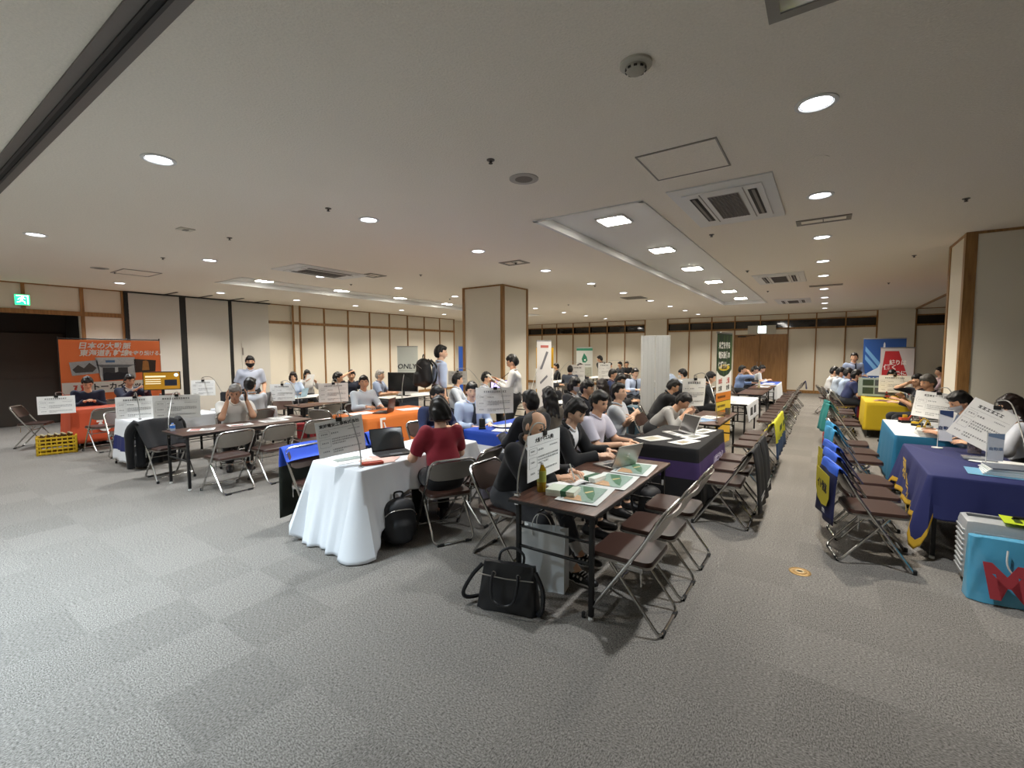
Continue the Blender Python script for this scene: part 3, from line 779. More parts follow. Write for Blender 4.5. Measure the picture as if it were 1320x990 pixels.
def laptop(label, x, y, z, rz, open_=105, w=.31, d=.215, body=None, screen='#101216', emit=0, logo=None):
    """faces its user at local -y side"""
    body = body or M('#2a2b2d', .4, .5, name='laptop_grey')
    t = thing('laptop', label, 'laptop', (x, y, z), R(rz))
    bs = MB().box((0, 0, .009), (w, d, .016), bev=.004).build('base', body, t)
    b = MB()
    for r_ in range(5):
        for c in range(13): b.box((-w * .43 + (c + .5) * w * .86 / 13, d * .36 - r_ * d * .095, .0178), (w * .055, d * .075, .002))
    b.build('keyboard', M('#151517', .6, name='keys'), bs, smooth=False)
    MB().box((0, -d * .30, .0172), (w * .36, d * .26, .0012), bev=.0005).build('trackpad', M('#6f7174', .4, .3), bs)

    b = MB(); b.M = Matrix.Translation((0, d / 2, .014)) @ Matrix.Rotation(R(open_ - 90) * -1, 4, 'X')
    b.box((0, .004, d / 2), (w, .008, d), bev=.003); lid = b.build('lid', body, t)
    q = MB(); q.M = b.M; q.box((0, -.0012, d / 2 + .004), (w * .94, .002, d * .88)); q.build('display', M(screen, .12, emit=emit, var=0), lid, smooth=False)
    if logo:
        q = MB(); q.M = b.M; q.ell((0, .0085, d * .55), (.016, .0012, .019)); q.build('lid_emblem', logo, lid)
    return t
def bottle(label, x, y, z, h=.20, r=.032, liquid='#b98a1c', lab='#4f7f3a', cap='#e9e9e9'):
    t = thing('bottle', label, 'bottle', (x, y, z))
    MB().lathe([(r * .9, 0), (r, .01), (r, h * .33), (r * .93, h * .36), (r * .93, h * .62), (r, h * .66), (r * .9, h * .76), (r * .45, h * .88), (r * .42, h * .93)], 18).build('body', M(liquid, .12, spec=.6, trans=.35, name='tea_bottle'), t)
    MB().lathe([(r * 1.01, h * .34), (r * 1.01, h * .72)], 18).build('label_wrap', M(lab, .5), t)
    MB().lathe([(r * .46, h * .92), (r * .46, h), (r * .40, h * 1.01), (.0001, h * 1.01)], 14).build('cap', M(cap, .5), t)
    return t
def sheet(label, x, y, z, rz, w=.297, d=.21, mat=None, name='leaflet', cat='paper', group=None, art=None, curl=.004, th=.0012):
    """paper lying on a table; local x = width"""
    b = MB()
    def fn(u, v, o): return ((u - .5) * w, (v - .5) * d, .001 + curl * (abs(2 * u - 1) ** 3) * .7 + curl * .3 * (2 * v - 1) ** 2 + o)
    b.grid(lambda u, v: fn(u, v, th), 9, 5); b.grid(lambda u, v: fn(1 - u, v, 0), 9, 5)
    o = b.build(name, mat or M_PAPER, None, ang=80); o.location = (x, y, z); o.rotation_euler = (0, 0, R(rz))
    tag(o, label, cat, group)
    for ai, (nm, m_, polys) in enumerate(art or []):
        bb = MB()
        for p in polys:
            n_ = len(p); bb.add([(px_ * w, py_ * d, .001 + th + .0005 + .0006 * ai + curl) for px_, py_ in p], [tuple(range(n_))])
        bb.build(nm, m_, o, smooth=False)
    return o
GREEKART = [('print', M_GREYINK, [rect(-.38, .38 - .1 * (k % 3), .40 - .075 * k, .425 - .075 * k) for k in range(11)])]
def book(label, x, y, z, rz, w=.15, d=.21, h=.022, cov='#eef0ea', band=None, group=None):
    t = thing('book', label, 'book', (x, y, z), R(rz), group)
    MB().box((0, 0, h / 2), (w * .97, d * .98, h * .86)).build('pages', M('#f1efe6', .8, var=.03), t, smooth=False)
    c = MB().box((0, 0, h - .001), (w, d, .002)).box((0, 0, .001), (w, d, .002)).box((-w / 2, 0, h / 2), (.002, d, h)).build('cover', M(cov, .4, var=.02), t, smooth=False)
    if band: MB().box((0, -d * .12, h / 2 + .0006), (w + .003, d * .20, h + .002)).build('band', M(band, .4), t, smooth=False)
    return t
# ------------------------------------------------------------------ people: distance-field bodies meshed by surface nets
def smin(a, b, k):
    h = np.maximum(k - np.abs(a - b), 0) / k
    return np.minimum(a, b) - h * h * k * .25
class SDF:
    def __init__(s): s.p = []
    def cap(s, a, b, ra, rb, k=.03, fx=1.0, ax=None, cut=None, op=0):
        s.p.append(('c', np.array(a, float), np.array(b, float), ra, rb, k, fx, None if ax is None else np.array(ax, float), cut, op)); return s
    def ell(s, c, r, rot=None, k=.03, op=0):
        s.p.append(('e', np.array(c, float), np.array(r, float), None if rot is None else np.array(rot, float), 0, k, 1, None, None, op)); return s
    def mesh(s, vox, cuts=(), noise=0, nf=30, seed=0):
        lo = np.full(3, 1e9); hi = -lo
        for q in s.p:
            if q[0] == 'w' or q[9]: continue
            if q[0] == 'c':
                rr = max(q[3], q[4]) * max(1, q[6])
                lo = np.minimum(lo, np.minimum(q[1], q[2]) - rr); hi = np.maximum(hi, np.maximum(q[1], q[2]) + rr)
            else:
                rr = q[2].max(); lo = np.minimum(lo, q[1] - rr); hi = np.maximum(hi, q[1] + rr)
        pad = 2.5 * vox + .012; lo -= pad; hi += pad
        n = np.ceil((hi - lo) / vox).astype(int) + 1
        ax_ = [lo[i] + vox * np.arange(n[i]) for i in range(3)]
        D = np.full(n, .2)
        for q in s.p:
            if q[0] == 'w':                       # wedge below a sloping hairline, in front of y = q[3]
                X, Y, Z = np.meshgrid(*ax_, indexing='ij'); f1 = (Z - q[1] - q[2] * (Y - q[3]) + .007 * np.sin(X * 70 + seed) * np.clip(Y * 14, 0, 1) + .004 * np.sin(X * 150 + seed * 2)) / math.sqrt(1 + q[2] ** 2)
                D = np.maximum(D, -np.maximum(f1, q[3] - Y)); continue
            if q[0] == 'c':
                rr = max(q[3], q[4]) * max(1, q[6]) + q[5] + 3 * vox
                l = np.minimum(q[1], q[2]) - rr; h = np.maximum(q[1], q[2]) + rr
            else:
                l = q[1] - q[2].max() - q[5] - 3 * vox; h = q[1] + q[2].max() + q[5] + 3 * vox
            i0 = np.clip(np.floor((l - lo) / vox).astype(int), 0, n); i1 = np.clip(np.ceil((h - lo) / vox).astype(int) + 1, 0, n)
            if (i1 <= i0).any(): continue
            sl = tuple(slice(i0[i], i1[i]) for i in range(3))
            X, Y, Z = np.meshgrid(ax_[0][sl[0]], ax_[1][sl[1]], ax_[2][sl[2]], indexing='ij')
            P = np.stack((X, Y, Z), -1)
            if q[0] == 'c':
                a, b, ra, rb, k, fx, ax = q[1:8]
                if fx != 1:
                    t_ = (P - a) @ ax; P2 = P - ((fx - 1) / fx) * t_[..., None] * ax
                    b2 = b - ((fx - 1) / fx) * ((b - a) @ ax) * ax
                else: P2, b2 = P, b
                ab = b2 - a; t = np.clip(((P2 - a) @ ab) / max(ab @ ab, 1e-9), 0, 1)
                d = np.linalg.norm(P2 - a - t[..., None] * ab, axis=-1) - (ra + (rb - ra) * t)
                if q[8] is not None:
                    d = np.maximum(d, (P - np.array(q[8][0])) @ np.array(q[8][1]))
            else:
                v = P - q[1]
                if q[3] is not None: v = v @ q[3]
                k0 = np.linalg.norm(v / q[2], axis=-1); k1 = np.linalg.norm(v / q[2] ** 2, axis=-1)
                d = k0 * (k0 - 1) / np.maximum(k1, 1e-6)
            D[sl] = np.maximum(D[sl], -d) if q[9] else smin(D[sl], d, q[5])
        if noise or cuts:
            X, Y, Z = np.meshgrid(*ax_, indexing='ij'); P = np.stack((X, Y, Z), -1)
            if noise:
                rs = np.random.RandomState(seed)
                w = 0
                for _ in range(5):
                    d = rs.normal(size=3); d /= np.linalg.norm(d); d[2] *= .75
                    w = w + np.sin((P @ d) * nf * rs.uniform(.5, 1.7) + rs.uniform(0, 6.28))
                D = D + noise * w / 2.2
            for pt, nr in cuts: D = np.maximum(D, (P - np.array(pt)) @ np.array(nr))
        return nets(D, lo, vox)
def nets(D, lo, vox):
    n = np.array(D.shape); cn = n - 1
    S = D < 0
    acc = np.zeros((cn.prod(), 3)); cnt = np.zeros(cn.prod()); faces = []
    st = np.array([cn[1] * cn[2], cn[2], 1])
    for ax in range(3):
        sl0 = [slice(None)] * 3; sl1 = [slice(None)] * 3; sl0[ax] = slice(0, -1); sl1[ax] = slice(1, None)
        A, B = D[tuple(sl0)], D[tuple(sl1)]
        idx = np.argwhere(S[tuple(sl0)] != S[tuple(sl1)])
        if not len(idx): continue
        a = A[tuple(idx.T)]; b = B[tuple(idx.T)]
        pos = idx.astype(float); pos[:, ax] += a / (a - b)
        u, v = (ax + 1) % 3, (ax + 2) % 3
        ok = (idx[:, u] > 0) & (idx[:, v] > 0) & (idx[:, u] < n[u] - 1) & (idx[:, v] < n[v] - 1)
        idx, pos, a = idx[ok], pos[ok], a[ok]
        q = []
        for du, dv in ((1, 1), (0, 1), (0, 0), (1, 0)):
            c = idx.copy(); c[:, u] -= du; c[:, v] -= dv
            li = c @ st; q.append(li)
            np.add.at(acc, li, pos); np.add.at(cnt, li, 1)
        Q = np.stack(q, 1); fl = a >= 0; Q[fl] = Q[fl][:, ::-1]
        faces.append(Q)
    Q = np.concatenate(faces); used = np.unique(Q)
    mp = np.zeros(cn.prod(), int); mp[used] = np.arange(len(used))
    V = acc[used] / cnt[used][:, None] * vox + lo
    return V, mp[Q]
def add_np(mb, V, F, mat=0): mb.add([tuple(p) for p in V], [tuple(int(i) for i in f) for f in F], mat)

HR = (.076, .097, .116)
def head_surf(th, ph):
    """head surface in head space (x right, y forward, z up, centre at the origin)"""
    sx, cx, cz, sz = math.sin(th), math.cos(th), math.cos(ph), math.sin(ph)
    x = HR[0] * sx * cz; y = (HR[1] if cx < 0 else .093) * cx * cz; z = HR[2] * sz
    if z < 0:
        t = -z / HR[2]; x *= 1 - .30 * t ** 1.6
        if cx < 0: y *= 1 - .42 * t
        else: y *= 1 + .10 * t
    if cx > 0:
        f = cx * cz
        g = math.exp(-(x / .013) ** 2)
        nz = math.exp(-((z + .030) / .016) ** 2) * .021 + math.exp(-((z + .008) / .020) ** 2) * .010
        y += g * nz * f
        y += .005 * math.exp(-((z - .032) / .012) ** 2) * math.exp(-(x / .05) ** 2)
        y -= .009 * math.exp(-((abs(x) - .030) / .015) ** 2 - ((z - .010) / .011) ** 2)
        y += .006 * math.exp(-((z + .058) / .010) ** 2 - (x / .024) ** 2) + .008 * math.exp(-((z + .096) / .016) ** 2 - (x / .022) ** 2)
        x *= 1 + .05 * math.exp(-((z + .015) / .02) ** 2)
    return Vector((x, y, z))
def head_mesh(mb, T, lod, skin=0, white=1, dark=2, lip=3):
    nu, nv = ((40, 30), (26, 20), (16, 12))[lod]
    old = mb.M; mb.M = T
    vs_ = []; fs = []
    for j in range(nv + 1):
        ph = -PI / 2 + PI * j / nv
        for i in range(nu):
            u = -PI + 2 * PI * i / nu; vs_.append(head_surf(u - .45 * math.sin(u), ph))
    for j in range(nv):
        for i in range(nu): fs.append((j * nu + i, j * nu + (i + 1) % nu, (j + 1) * nu + (i + 1) % nu, (j + 1) * nu + i))
    mb.add(vs_, [f[::-1] for f in fs], skin)
    for s_ in (-1, 1):
        mb.ell((s_ * .079, -.012, -.008), (.010, .020, .032), Matrix.Rotation(s_ * -.25, 3, 'Z') @ Matrix.Rotation(.15, 3, 'X'), 8, 6, skin)
        if lod < 2:
            e = Vector((s_ * .030, .079, .010))
            mb.ell(e, (.0125, .006, .0060), None, 10, 6, white); mb.ell(e + Vector((0, .0042, -.0003)), (.0052, .0028, .0054), None, 8, 6, dark)
            mb.ell(e + Vector((s_ * .0005, .0035, .0058)), (.0150, .0048, .0024), Matrix.Rotation(s_ * .08, 3, 'Y'), 8, 4, dark)
            mb.ell(e + Vector((s_ * .001, .0075, .0215)), (.0175, .0040, .0042), Matrix.Rotation(s_ * .10, 3, 'Y'), 8, 4, dark)
    if lod < 2: mb.ell((0, .0985, -.0575), (.019, .005, .0045), None, 10, 6, lip); mb.ell((0, .1015, -.0575), (.0165, .003, .0007), None, 8, 4, dark)
    mb.M = old
def hair_mesh(T, style, lod, seed):
    s = SDF(); k = .02
    r = np.array(HR)
    if style == 'bald':
        s.ell((0, -.022, -.004), r * (1.035, 1.0, .985), None, k); s.ell((0, .06, .09), (.085, .12, .075), None, .01, 1); s.ell((0, .11, -.03), (.09, .10, .12), None, .01, 1)
    else:
        s.ell((0, -.015, .018), r * (1.17, 1.08, 1.10), None, k); s.ell((0, -.035, -.012), (.083, .078, .085), None, k)
        s.ell((0, .024, .088), (.068, .068, .036), None, k)
        if style == 'long':
            for x in (-.052, 0, .052): s.cap((x, -.072, -.02), (x * 1.25, -.095, -.27), .046, .034, k)
            for x in (-1, 1): s.cap((x * .075, -.012, .0), (x * .082, -.03, -.20), .026, .020, k)
        elif style == 'bob':
            for x in (-.05, 0, .05): s.cap((x, -.062, -.02), (x * 1.1, -.062, -.085), .048, .040, k)
            for x in (-1, 1): s.cap((x * .077, -.0, .01), (x * .080, .008, -.075), .026, .020, k)
        elif style == 'tail':
            s.cap((0, -.10, .0), (0, -.135, -.16), .035, .018, k)
        fz = {'part': .062, 'up': .076}.get(style, .050)
        s.ell((0, .118, fz - .105), (.074, .066, .105), None, .01, 1)
        if style == 'part': s.ell((.022, .118, .055), (.030, .05, .040), None, .01, 1)
        if style not in ('long', 'bob'):
            s.p.append(('w', .047, .12, .034)); s.p.append(('w', -.002, .15, -.026))
    cut = [] if style in ('long', 'tail') else [((0, -.06, -.088 if style != 'bob' else -.115), (0, -.25, -.97))]
    V, F = s.mesh((.0055, .008, .013)[lod], cut, .0035 if lod < 2 else .002, 95, seed)
    b = MB(); b.M = T; add_np(b, V, F); return b

def hand_mesh(mb, wrist, d, n, side, curl=.5, lod=0, mat=0, spread=.10, thumb=.5):
    """palm and five fingers: d points to the fingers, n is the palm normal, side +1 right hand"""
    d = Vector(d).normalized(); n = Vector(n); n = (n - d * n.dot(d)).normalized()
    s_ = d.cross(n).normalized() * side          # towards the thumb
    w = Vector(wrist)
    B = Matrix((s_, d, n)).transposed()
    mb.ell(w + d * .046 , (.040, .056, .0145), B, 12, 8, mat)
    mb.ell(w + d * .028 + s_ * .022 + n * .008, (.016, .030, .014), B, 8, 6, mat)
    ns = 8 if lod == 0 else 6
    for i, (off, ln) in enumerate(((.030, .074), (.010, .083), (-.010, .077), (-.029, .060))):
        p = w + d * (.088 - abs(i - 1) * .004) + s_ * off - n * .001; a = curl * (.35 + .04 * i); pts = [p - d * .018, p]; dd = d + s_ * spread * (1.2 - i) * .6
        dd.normalize(); q = dd
        for k, f in enumerate((.45, .31, .24)):
            ang = a * (1, 1.25, .9)[k]; ax = s_ * side
            q = (q * math.cos(ang) + n * math.sin(ang)).normalized()
            if k: nn = (n - q * n.dot(q))
            p = p + q * ln * f; pts.append(p)
        mb.tube(pts, [.0085, .0088, .0082, .0074, .0055], ns, mat=mat)
        if lod == 0: mb.ell(pts[-1], (.0058, .0058, .0058), None, 6, 4, mat)
    p = w + d * .020 + s_ * .026 + n * .008; q = (d * .62 + s_ * .70 + n * .30).normalized(); pts = [w + d * .012 + s_ * .012 + n * .004, p]
    for ln in (.034, .030, .022):
        p = p + q * ln; pts.append(p); q = (q + d * .35 * thumb + n * .25 * thumb - s_ * .25 * thumb).normalized()
    mb.tube(pts, [.011, .0115, .0095, .0088, .006], ns, mat=mat)

def ik(S, T, l1, l2, pole):
    S, T = Vector(S), Vector(T); d = T - S; L = d.length; L2 = min(L, (l1 + l2) * .995); d.normalize(); T = S + d * L2
    a = (l1 * l1 - l2 * l2 + L2 * L2) / (2 * L2); h = math.sqrt(max(0, l1 * l1 - a * a))
    p = Vector(pole); p = (p - d * p.dot(d)).normalized()
    return S + d * a + p * h, T

M_EYE = M('#e8e4de', .25, var=0, name='eye_white'); M_LIP = M('#a8685c', .5, var=0, name='lip')
SKINS = {'a': M('#deb090', .5, bump=.04, scale=300, var=.03, name='skin_a'), 'b': M('#cb9b7c', .5, bump=.04, scale=300, var=.03, name='skin_b'), 'c': M('#e5bca0', .5, bump=.04, scale=300, var=.03, name='skin_c')}
HAIRS = {'k': M('#0d0b0b', .42, bump=.3, scale=140, var=.2, name='hair_black'), 'g': M('#55524e', .55, bump=.3, scale=140, var=.3, name='hair_grey'), 'w': M('#8f8c88', .55, bump=.3, scale=140, var=.2, name='hair_silver'), 'n': M('#1f1411', .42, bump=.3, scale=140, var=.2, name='hair_brown')}
def fabric(c): return M(c, .85, bump=.10, scale=350, var=.05, sheen=.1)
_shoe = {}
def shoe_mesh(upper, sole, stripes):
    k = (upper, sole, stripes)
    if k in _shoe: return _shoe[k]
    s = SDF(); s.cap((0, -.055, .045), (0, .05, .042), .042, .043, .03).cap((0, .05, .04), (0, .165, .026), .045, .036, .03, 1.12, (1, 0, 0)).cap((0, -.03, .05), (0, -.02, .105), .042, .040, .03)
    V, F = s.mesh(.009, [((0, 0, .002), (0, 0, -1)), ((0, 0, .112), (0, .2, .98))])
    b = MB(); cz = V[F].mean(1)[:, 2]
    b.add([tuple(p) for p in V], [tuple(int(i) for i in f) for f in F], [1 if z < .024 else 0 for z in cz])
    if stripes:
        for s_ in (-1, 1):
            for i in range(3): b.box((s_ * .0445, .02 + .032 * i, .052), (.008, .013, .048), 0, 2, .002, rot=Matrix.Rotation(-.45, 3, 'X') @ Matrix.Rotation(s_ * .25, 3, 'Y'))
        for i in range(4): b.tube([(-.025, .06 + .02 * i, .088 - .009 * i), (0, .062 + .02 * i, .094 - .009 * i), (.025, .06 + .02 * i, .088 - .009 * i)], .004, 6, mat=2)
    _shoe[k] = b.mesh('shoe', [M(upper, .4), M(sole, .6), M('#e6e6e4', .5)], ang=60); return _shoe[k]

NPEOPLE = [0]
def person(label, head, face, lean=8, seat=True, hands=None, top='#d5dae2', sleeve='long', jacket=None, tie=None, legs='#1c1d20', hair='short', hc='k', skin='a', lod=1,
           look=(0, 10), mask=None, glasses=False, size=1.0, fem=False, collar=True, feet=None, zh=None, shoe=('#17171a', '#101010', False), group=None, curl=.5, lanyard=None, sock=None, hipz=None, pn=None, stoop=0, row=None, chair_=True, pole=None):
    """head: pixel of the head centre in the photograph (ray met at the pose's head height) or (x, y); face: heading in degrees, 0 = +y, 90 = -x"""
    NPEOPLE[0] += 1; seed = NPEOPLE[0] * 13
    s = size; L = R(lean); Lh = R(lean * .75 + stoop)
    hz = (hipz or (.55 if seat else .90 * s))
    up = Vector((0, math.sin(L), math.cos(L))); fw = Vector((0, math.cos(L), -math.sin(L)))
    hip = Vector((0, 0, hz)); tl = .47 * s
    neck = hip + up * tl; sw = (.150 if fem else .185) * s
    hup = Vector((0, math.sin(Lh), math.cos(Lh)))
    hc_ = neck + hup * .143 * s + Vector((0, .02, 0))
    hd = Matrix.Translation(hc_) @ Matrix.Rotation(R(look[0]), 4, 'Z') @ Matrix.Rotation(-R(look[1]), 4, 'X') @ Matrix.Scale(s * .98, 4)
    Rz = Matrix.Rotation(R(face), 3, 'Z')
    if row is not None:
        g = at(head[0], head[1], 1.1); o = Rz @ Vector((0, hc_.y, 0))
        if isinstance(row, tuple): wp = Vector((g.x / g.y * row[1], row[1], 0))
        else: wp = Vector((row + o.x, g.y / g.x * (row + o.x), 0))
    elif len(head) == 2 and head[0] > 40: wp = at(head[0], head[1], hc_.z if zh is None else zh)
    else: wp = Vector((head[0], head[1], 0)) + Rz @ Vector((0, hc_.y, 0))
    loc = wp - Rz @ Vector((0, hc_.y, 0)); loc.z = 0
    if seat and chair_: chair(' '.join(('folding chair of the ' + label).split()[:15]), *(loc + Rz @ Vector((0, -.02, 0)))[:2], face, 'folding chairs in use')
    vox = (.009, .0125, .020)[lod]
    if hands is None: hands = ((.14, .40, .76), (-.14, .40, .76)) if seat else ((.25, .06, .80), (-.25, .06, .80))
    arms = []
    for i, sd in ((0, 1), (1, -1)):
        S = neck - up * .055 * s + Vector((sd * sw, 0, 0)); T = Vector(hands[i])
        e, w = ik(S, T, .275 * s, .245 * s, (sd * pole[0], pole[1], pole[2]) if pole else (sd * .28, -.5, -.8) if not seat else (sd * .50, -.35, -.8) if hands[i][2] < neck.z else (sd * .9, .1, -.6))
        arms.append((S, e, w, sd))
    legj = []
    for i, sd in ((0, 1), (1, -1)):
        h = hip + Vector((sd * .088 * s, 0, -.02))
        if seat:
            f = Vector(feet[i]) if feet else Vector((sd * .12, .40, .09))
            kn, an = ik(h, f, .415 * s, .405 * s, (sd * .15, .6, .8))
        else:
            f = Vector(feet[i]) if feet else Vector((sd * .10, .0 + .03 * sd, .09))
            kn, an = ik(h, f, .42 * s, .41 * s, (0, 1, 0))
        legj.append((h, kn, an, sd))
    X = (1, 0, 0); bw = .88 if fem else 1.0
    def torso(q, o, low=0.0, k=.05):
        q.cap(hip + up * (-.02 + low), hip + up * .16 * s, .108 * s + o, .100 * s + o, k, 1.36, X)
        q.cap(hip + up * .14 * s, neck - up * .14 * s, .100 * s + o, .112 * s * bw + o, k, 1.38 * bw, X)
        q.cap(neck - up * .085 * s + Vector((-sw * .8, 0, 0)), neck - up * .085 * s + Vector((sw * .8, 0, 0)), .056 * s + o, .056 * s + o, k)
        if fem: q.cap(neck - up * .20 * s + fw * .055 + Vector((-.07, 0, 0)), neck - up * .20 * s + fw * .055 + Vector((.07, 0, 0)), .062 + o, .062 + o, .05)
    # body: one surface with head, arms, hands and legs
    q = SDF(); torso(q, -.004)
    q.cap(neck - up * .05, hc_ - hup * .03, .056 * s, .054 * s, .03)
    for S, e, w, sd in arms:
        q.cap(S, e, .046 * s, .037 * s, .03).cap(e, w, .041 * s, .027 * s, .03)
    for h, kn, an, sd in legj:
        q.cap(h, kn, .078 * s, .054 * s, .04).cap(kn, an, .052 * s, .036 * s, .03).cap(an, an + Vector((0, .08, -.05)), .036, .03, .02)
    V, F = q.mesh(vox)
    b = MB(); add_np(b, V, F)
    head_mesh(b, hd, lod)
    for i, (S, e, w, sd) in enumerate(arms):
        fd = (w - e).normalized()
        if pn and pn[i]: nrm, hdir = Vector(pn[i][0]), Vector(pn[i][1])
        else: nrm, hdir = Vector((-sd * .35, 0, -1)) if abs(fd.z) < .8 else Vector((-sd, .2, 0)), (fd + Vector((0, .15, -.10 if w.z < .9 else 0))).normalized()
        hand_mesh(b, w, hdir, nrm, sd, curl, lod)
    root = b.build('person', [SKINS[skin], M_EYE, HAIRS['k' if hc in 'gw' else hc], M_LIP], None, ang=180)
    root.location = loc; root.rotation_euler = (0, 0, R(face)); tag(root, label, 'person', group)
    hair_mesh(hd, hair, lod, seed).build('hair', HAIRS[hc], root, ang=180)
    # trousers
    q = SDF(); q.cap(hip - up * .035, hip + up * .11, .120 * s, .112 * s, .05, 1.36, X)
    for h, kn, an, sd in legj:
        cut = (tuple(an + (kn - an).normalized() * (.10 if sock else .02)), tuple((an - kn).normalized()))
        q.cap(h, kn, .095 * s, .074 * s, .05).cap(kn, an, .072 * s, .055 * s, .04, cut=cut)
    V, F = q.mesh(vox * 1.1, [(tuple(hip + up * .12), tuple(up))], .004, 26, seed)
    b = MB(); add_np(b, V, F); b.build('trousers', fabric(legs), root, ang=180)
    for h, kn, an, sd in legj:
        if sock: MB().tube([an + (kn - an).normalized() * .16, an + (kn - an).normalized() * .06, an + Vector((0, 0, -.01))], [.040, .041, .044], 14).build('sock', M(sock, .9), root)
        o = link('shoe', shoe_mesh(*shoe), root); o.location = (an.x, an.y, max(0, an.z - .09)); o.rotation_euler = (0, 0, -sd * .14)
    # shirt
    def topgar(o, sl, low, ncut, nz, nm, mat, opening=False):
        q = SDF(); torso(q, o, low)
        for S, e, w, sd in arms:
            if sl == 'short': c = S.lerp(e, .80); q.cap(S, e, .056 * s + o * .8, .058 * s + o * .8, .04, cut=(tuple(c), tuple((e - S).normalized())))
            elif sl == 'long': c = e.lerp(w, .95); q.cap(S, e, .053 * s + o * .7, .045 * s + o * .8, .035).cap(e, w, .045 * s + o * .8, .034 * s + o * .8, .03, cut=(tuple(c), tuple((w - e).normalized())))
            elif sl == 'rolled': c = e.lerp(w, .35); q.cap(S, e, .058 * s + o, .050 * s + o, .04).cap(e, w, .050 * s + o, .046 * s + o, .03, cut=(tuple(c), tuple((w - e).normalized())))
        q.cap(neck + up * .02, neck + up * .16, .058 * s + o * .5, .07 * s + o, .01, op=1)
        V, F = q.mesh(vox, [(tuple(neck + up * (ncut + .035)), tuple(up)), (tuple(hip + up * (.05 + low)), tuple(-up))], nz, 30, seed + 5)
        if opening:
            C = V[F].mean(1) - np.array(hip); hh = C @ np.array(up) / s; yy = C @ np.array(fw); wid = .012 + .085 * np.clip((hh - .20) / .26, 0, 1)
            F = F[~((yy > .02) & (np.abs(C[:, 0]) < wid) & (hh > .20))]
        bb = MB(); add_np(bb, V, F)
        return bb, V
    bb, V = topgar(.010, 'long' if jacket else sleeve, 0, .0, .0045 if jacket else .0062, 'shirt', None)
    if collar:
        ring = [neck + up * .012 + Vector((.066 * s * math.sin(a), 0, 0)) + fw * (.066 * s * math.cos(a)) - up * (.035 * max(0, math.cos(a)) ** 2) for a in [2 * PI * k / 16 for k in range(16)]]
        bb.tube(ring, .011, 8, closed=True)
    sh = bb.build('shirt', fabric(top), root, ang=180)
    if tie or lanyard:
        rows = []
        for k in range(9):
            h0 = .455 - .036 * k; C = V - np.array(hip); hh = C @ np.array(up) / s
            m_ = (np.abs(C[:, 0]) < .03) & (np.abs(hh - h0) < .03)
            yy = (C[m_] @ np.array(fw)).max() if m_.any() else .12
            rows.append(hip + up * h0 * s + fw * (yy + .006))
        if tie:
            wd = [.020, .014] + [.016 + .004 * k for k in range(7)]
            b = MB(); b.add([tuple(p + Vector((sg * wd[k] * 1.05, 0, 0)) + fw * (.004 if sg == 0 else 0)) for k, p in enumerate(rows) for sg in (-1, 0, 1)], [(3 * k + j, 3 * k + 3 + j, 3 * k + 4 + j, 3 * k + 1 + j) for k in range(8) for j in (0, 1)])
            b.build('tie', M(tie, .6), root, ang=180)
        if lanyard:
            b = MB()
            for sg in (-1, 1): b.tube([neck + Vector((sg * .07, 0, .0)), rows[1] + Vector((sg * .05, 0, 0)), rows[5]], .004, 6)
            b.box(rows[6], (.06, .004, .085), rot=Matrix.Rotation(-L, 3, 'X')); b.build('lanyard', M(lanyard, .6), root)
    if jacket:
        bb, _ = topgar(.022, 'long', -.10 if not seat else -.04, .0, .005, 'jacket', None, True)
        ring = [neck + up * (.004 - .02 * math.cos(a)) + Vector((.078 * s * math.sin(a), 0, 0)) + fw * (.075 * s * math.cos(a)) for a in [R(70 + 220 * k / 12) for k in range(13)]]
        bb.tube(ring, .017, 8); o = bb.build('jacket', fabric(jacket), root, ang=180)
        sm = o.modifiers.new('s', 'SOLIDIFY'); sm.thickness = .004
    if mask:
        b = MB(); b.M = hd
        def fn(u, v, o):
            th = (u - .5) * 2.5; p = head_surf(th, R(-60 + 56 * v)); n_ = Vector((p.x, p.y, 0)).normalized(); q_ = p + n_ * (o + .010 * math.exp(-(th / .5) ** 2)); return q_
        b.grid(lambda u, v: fn(u, v, .007), 11, 7); b.grid(lambda u, v: fn(1 - u, v, .004), 11, 7); b.build('face_mask', M(mask, .8), root, ang=180)
    if glasses:
        b = MB(); b.M = hd
        for sg in (-1, 1):
            b.tube([(sg * .031 + .021 * math.cos(a), .098 - .006 * abs(math.cos(a)), .010 + .015 * math.sin(a)) for a in [2 * PI * k / 14 for k in range(14)]], .0018, 5, closed=True)
            b.tube([(sg * .052, .093, .013), (sg * .076, .06, .013), (sg * .083, -.01, .010)], .0018, 5)
        b.tube([(-.010, .101, .013), (.010, .101, .013)], .0018, 5); b.build('glasses', M_BLACK, root)
    root['_w'] = 0; del root['_w']
    return root, dict(hip=hip, neck=neck, up=up, fw=fw, head=hd, arms=arms, Rz=Rz, loc=loc, legs=legj)
def wpt(J, p): return J['loc'] + J['Rz'] @ Vector(p)
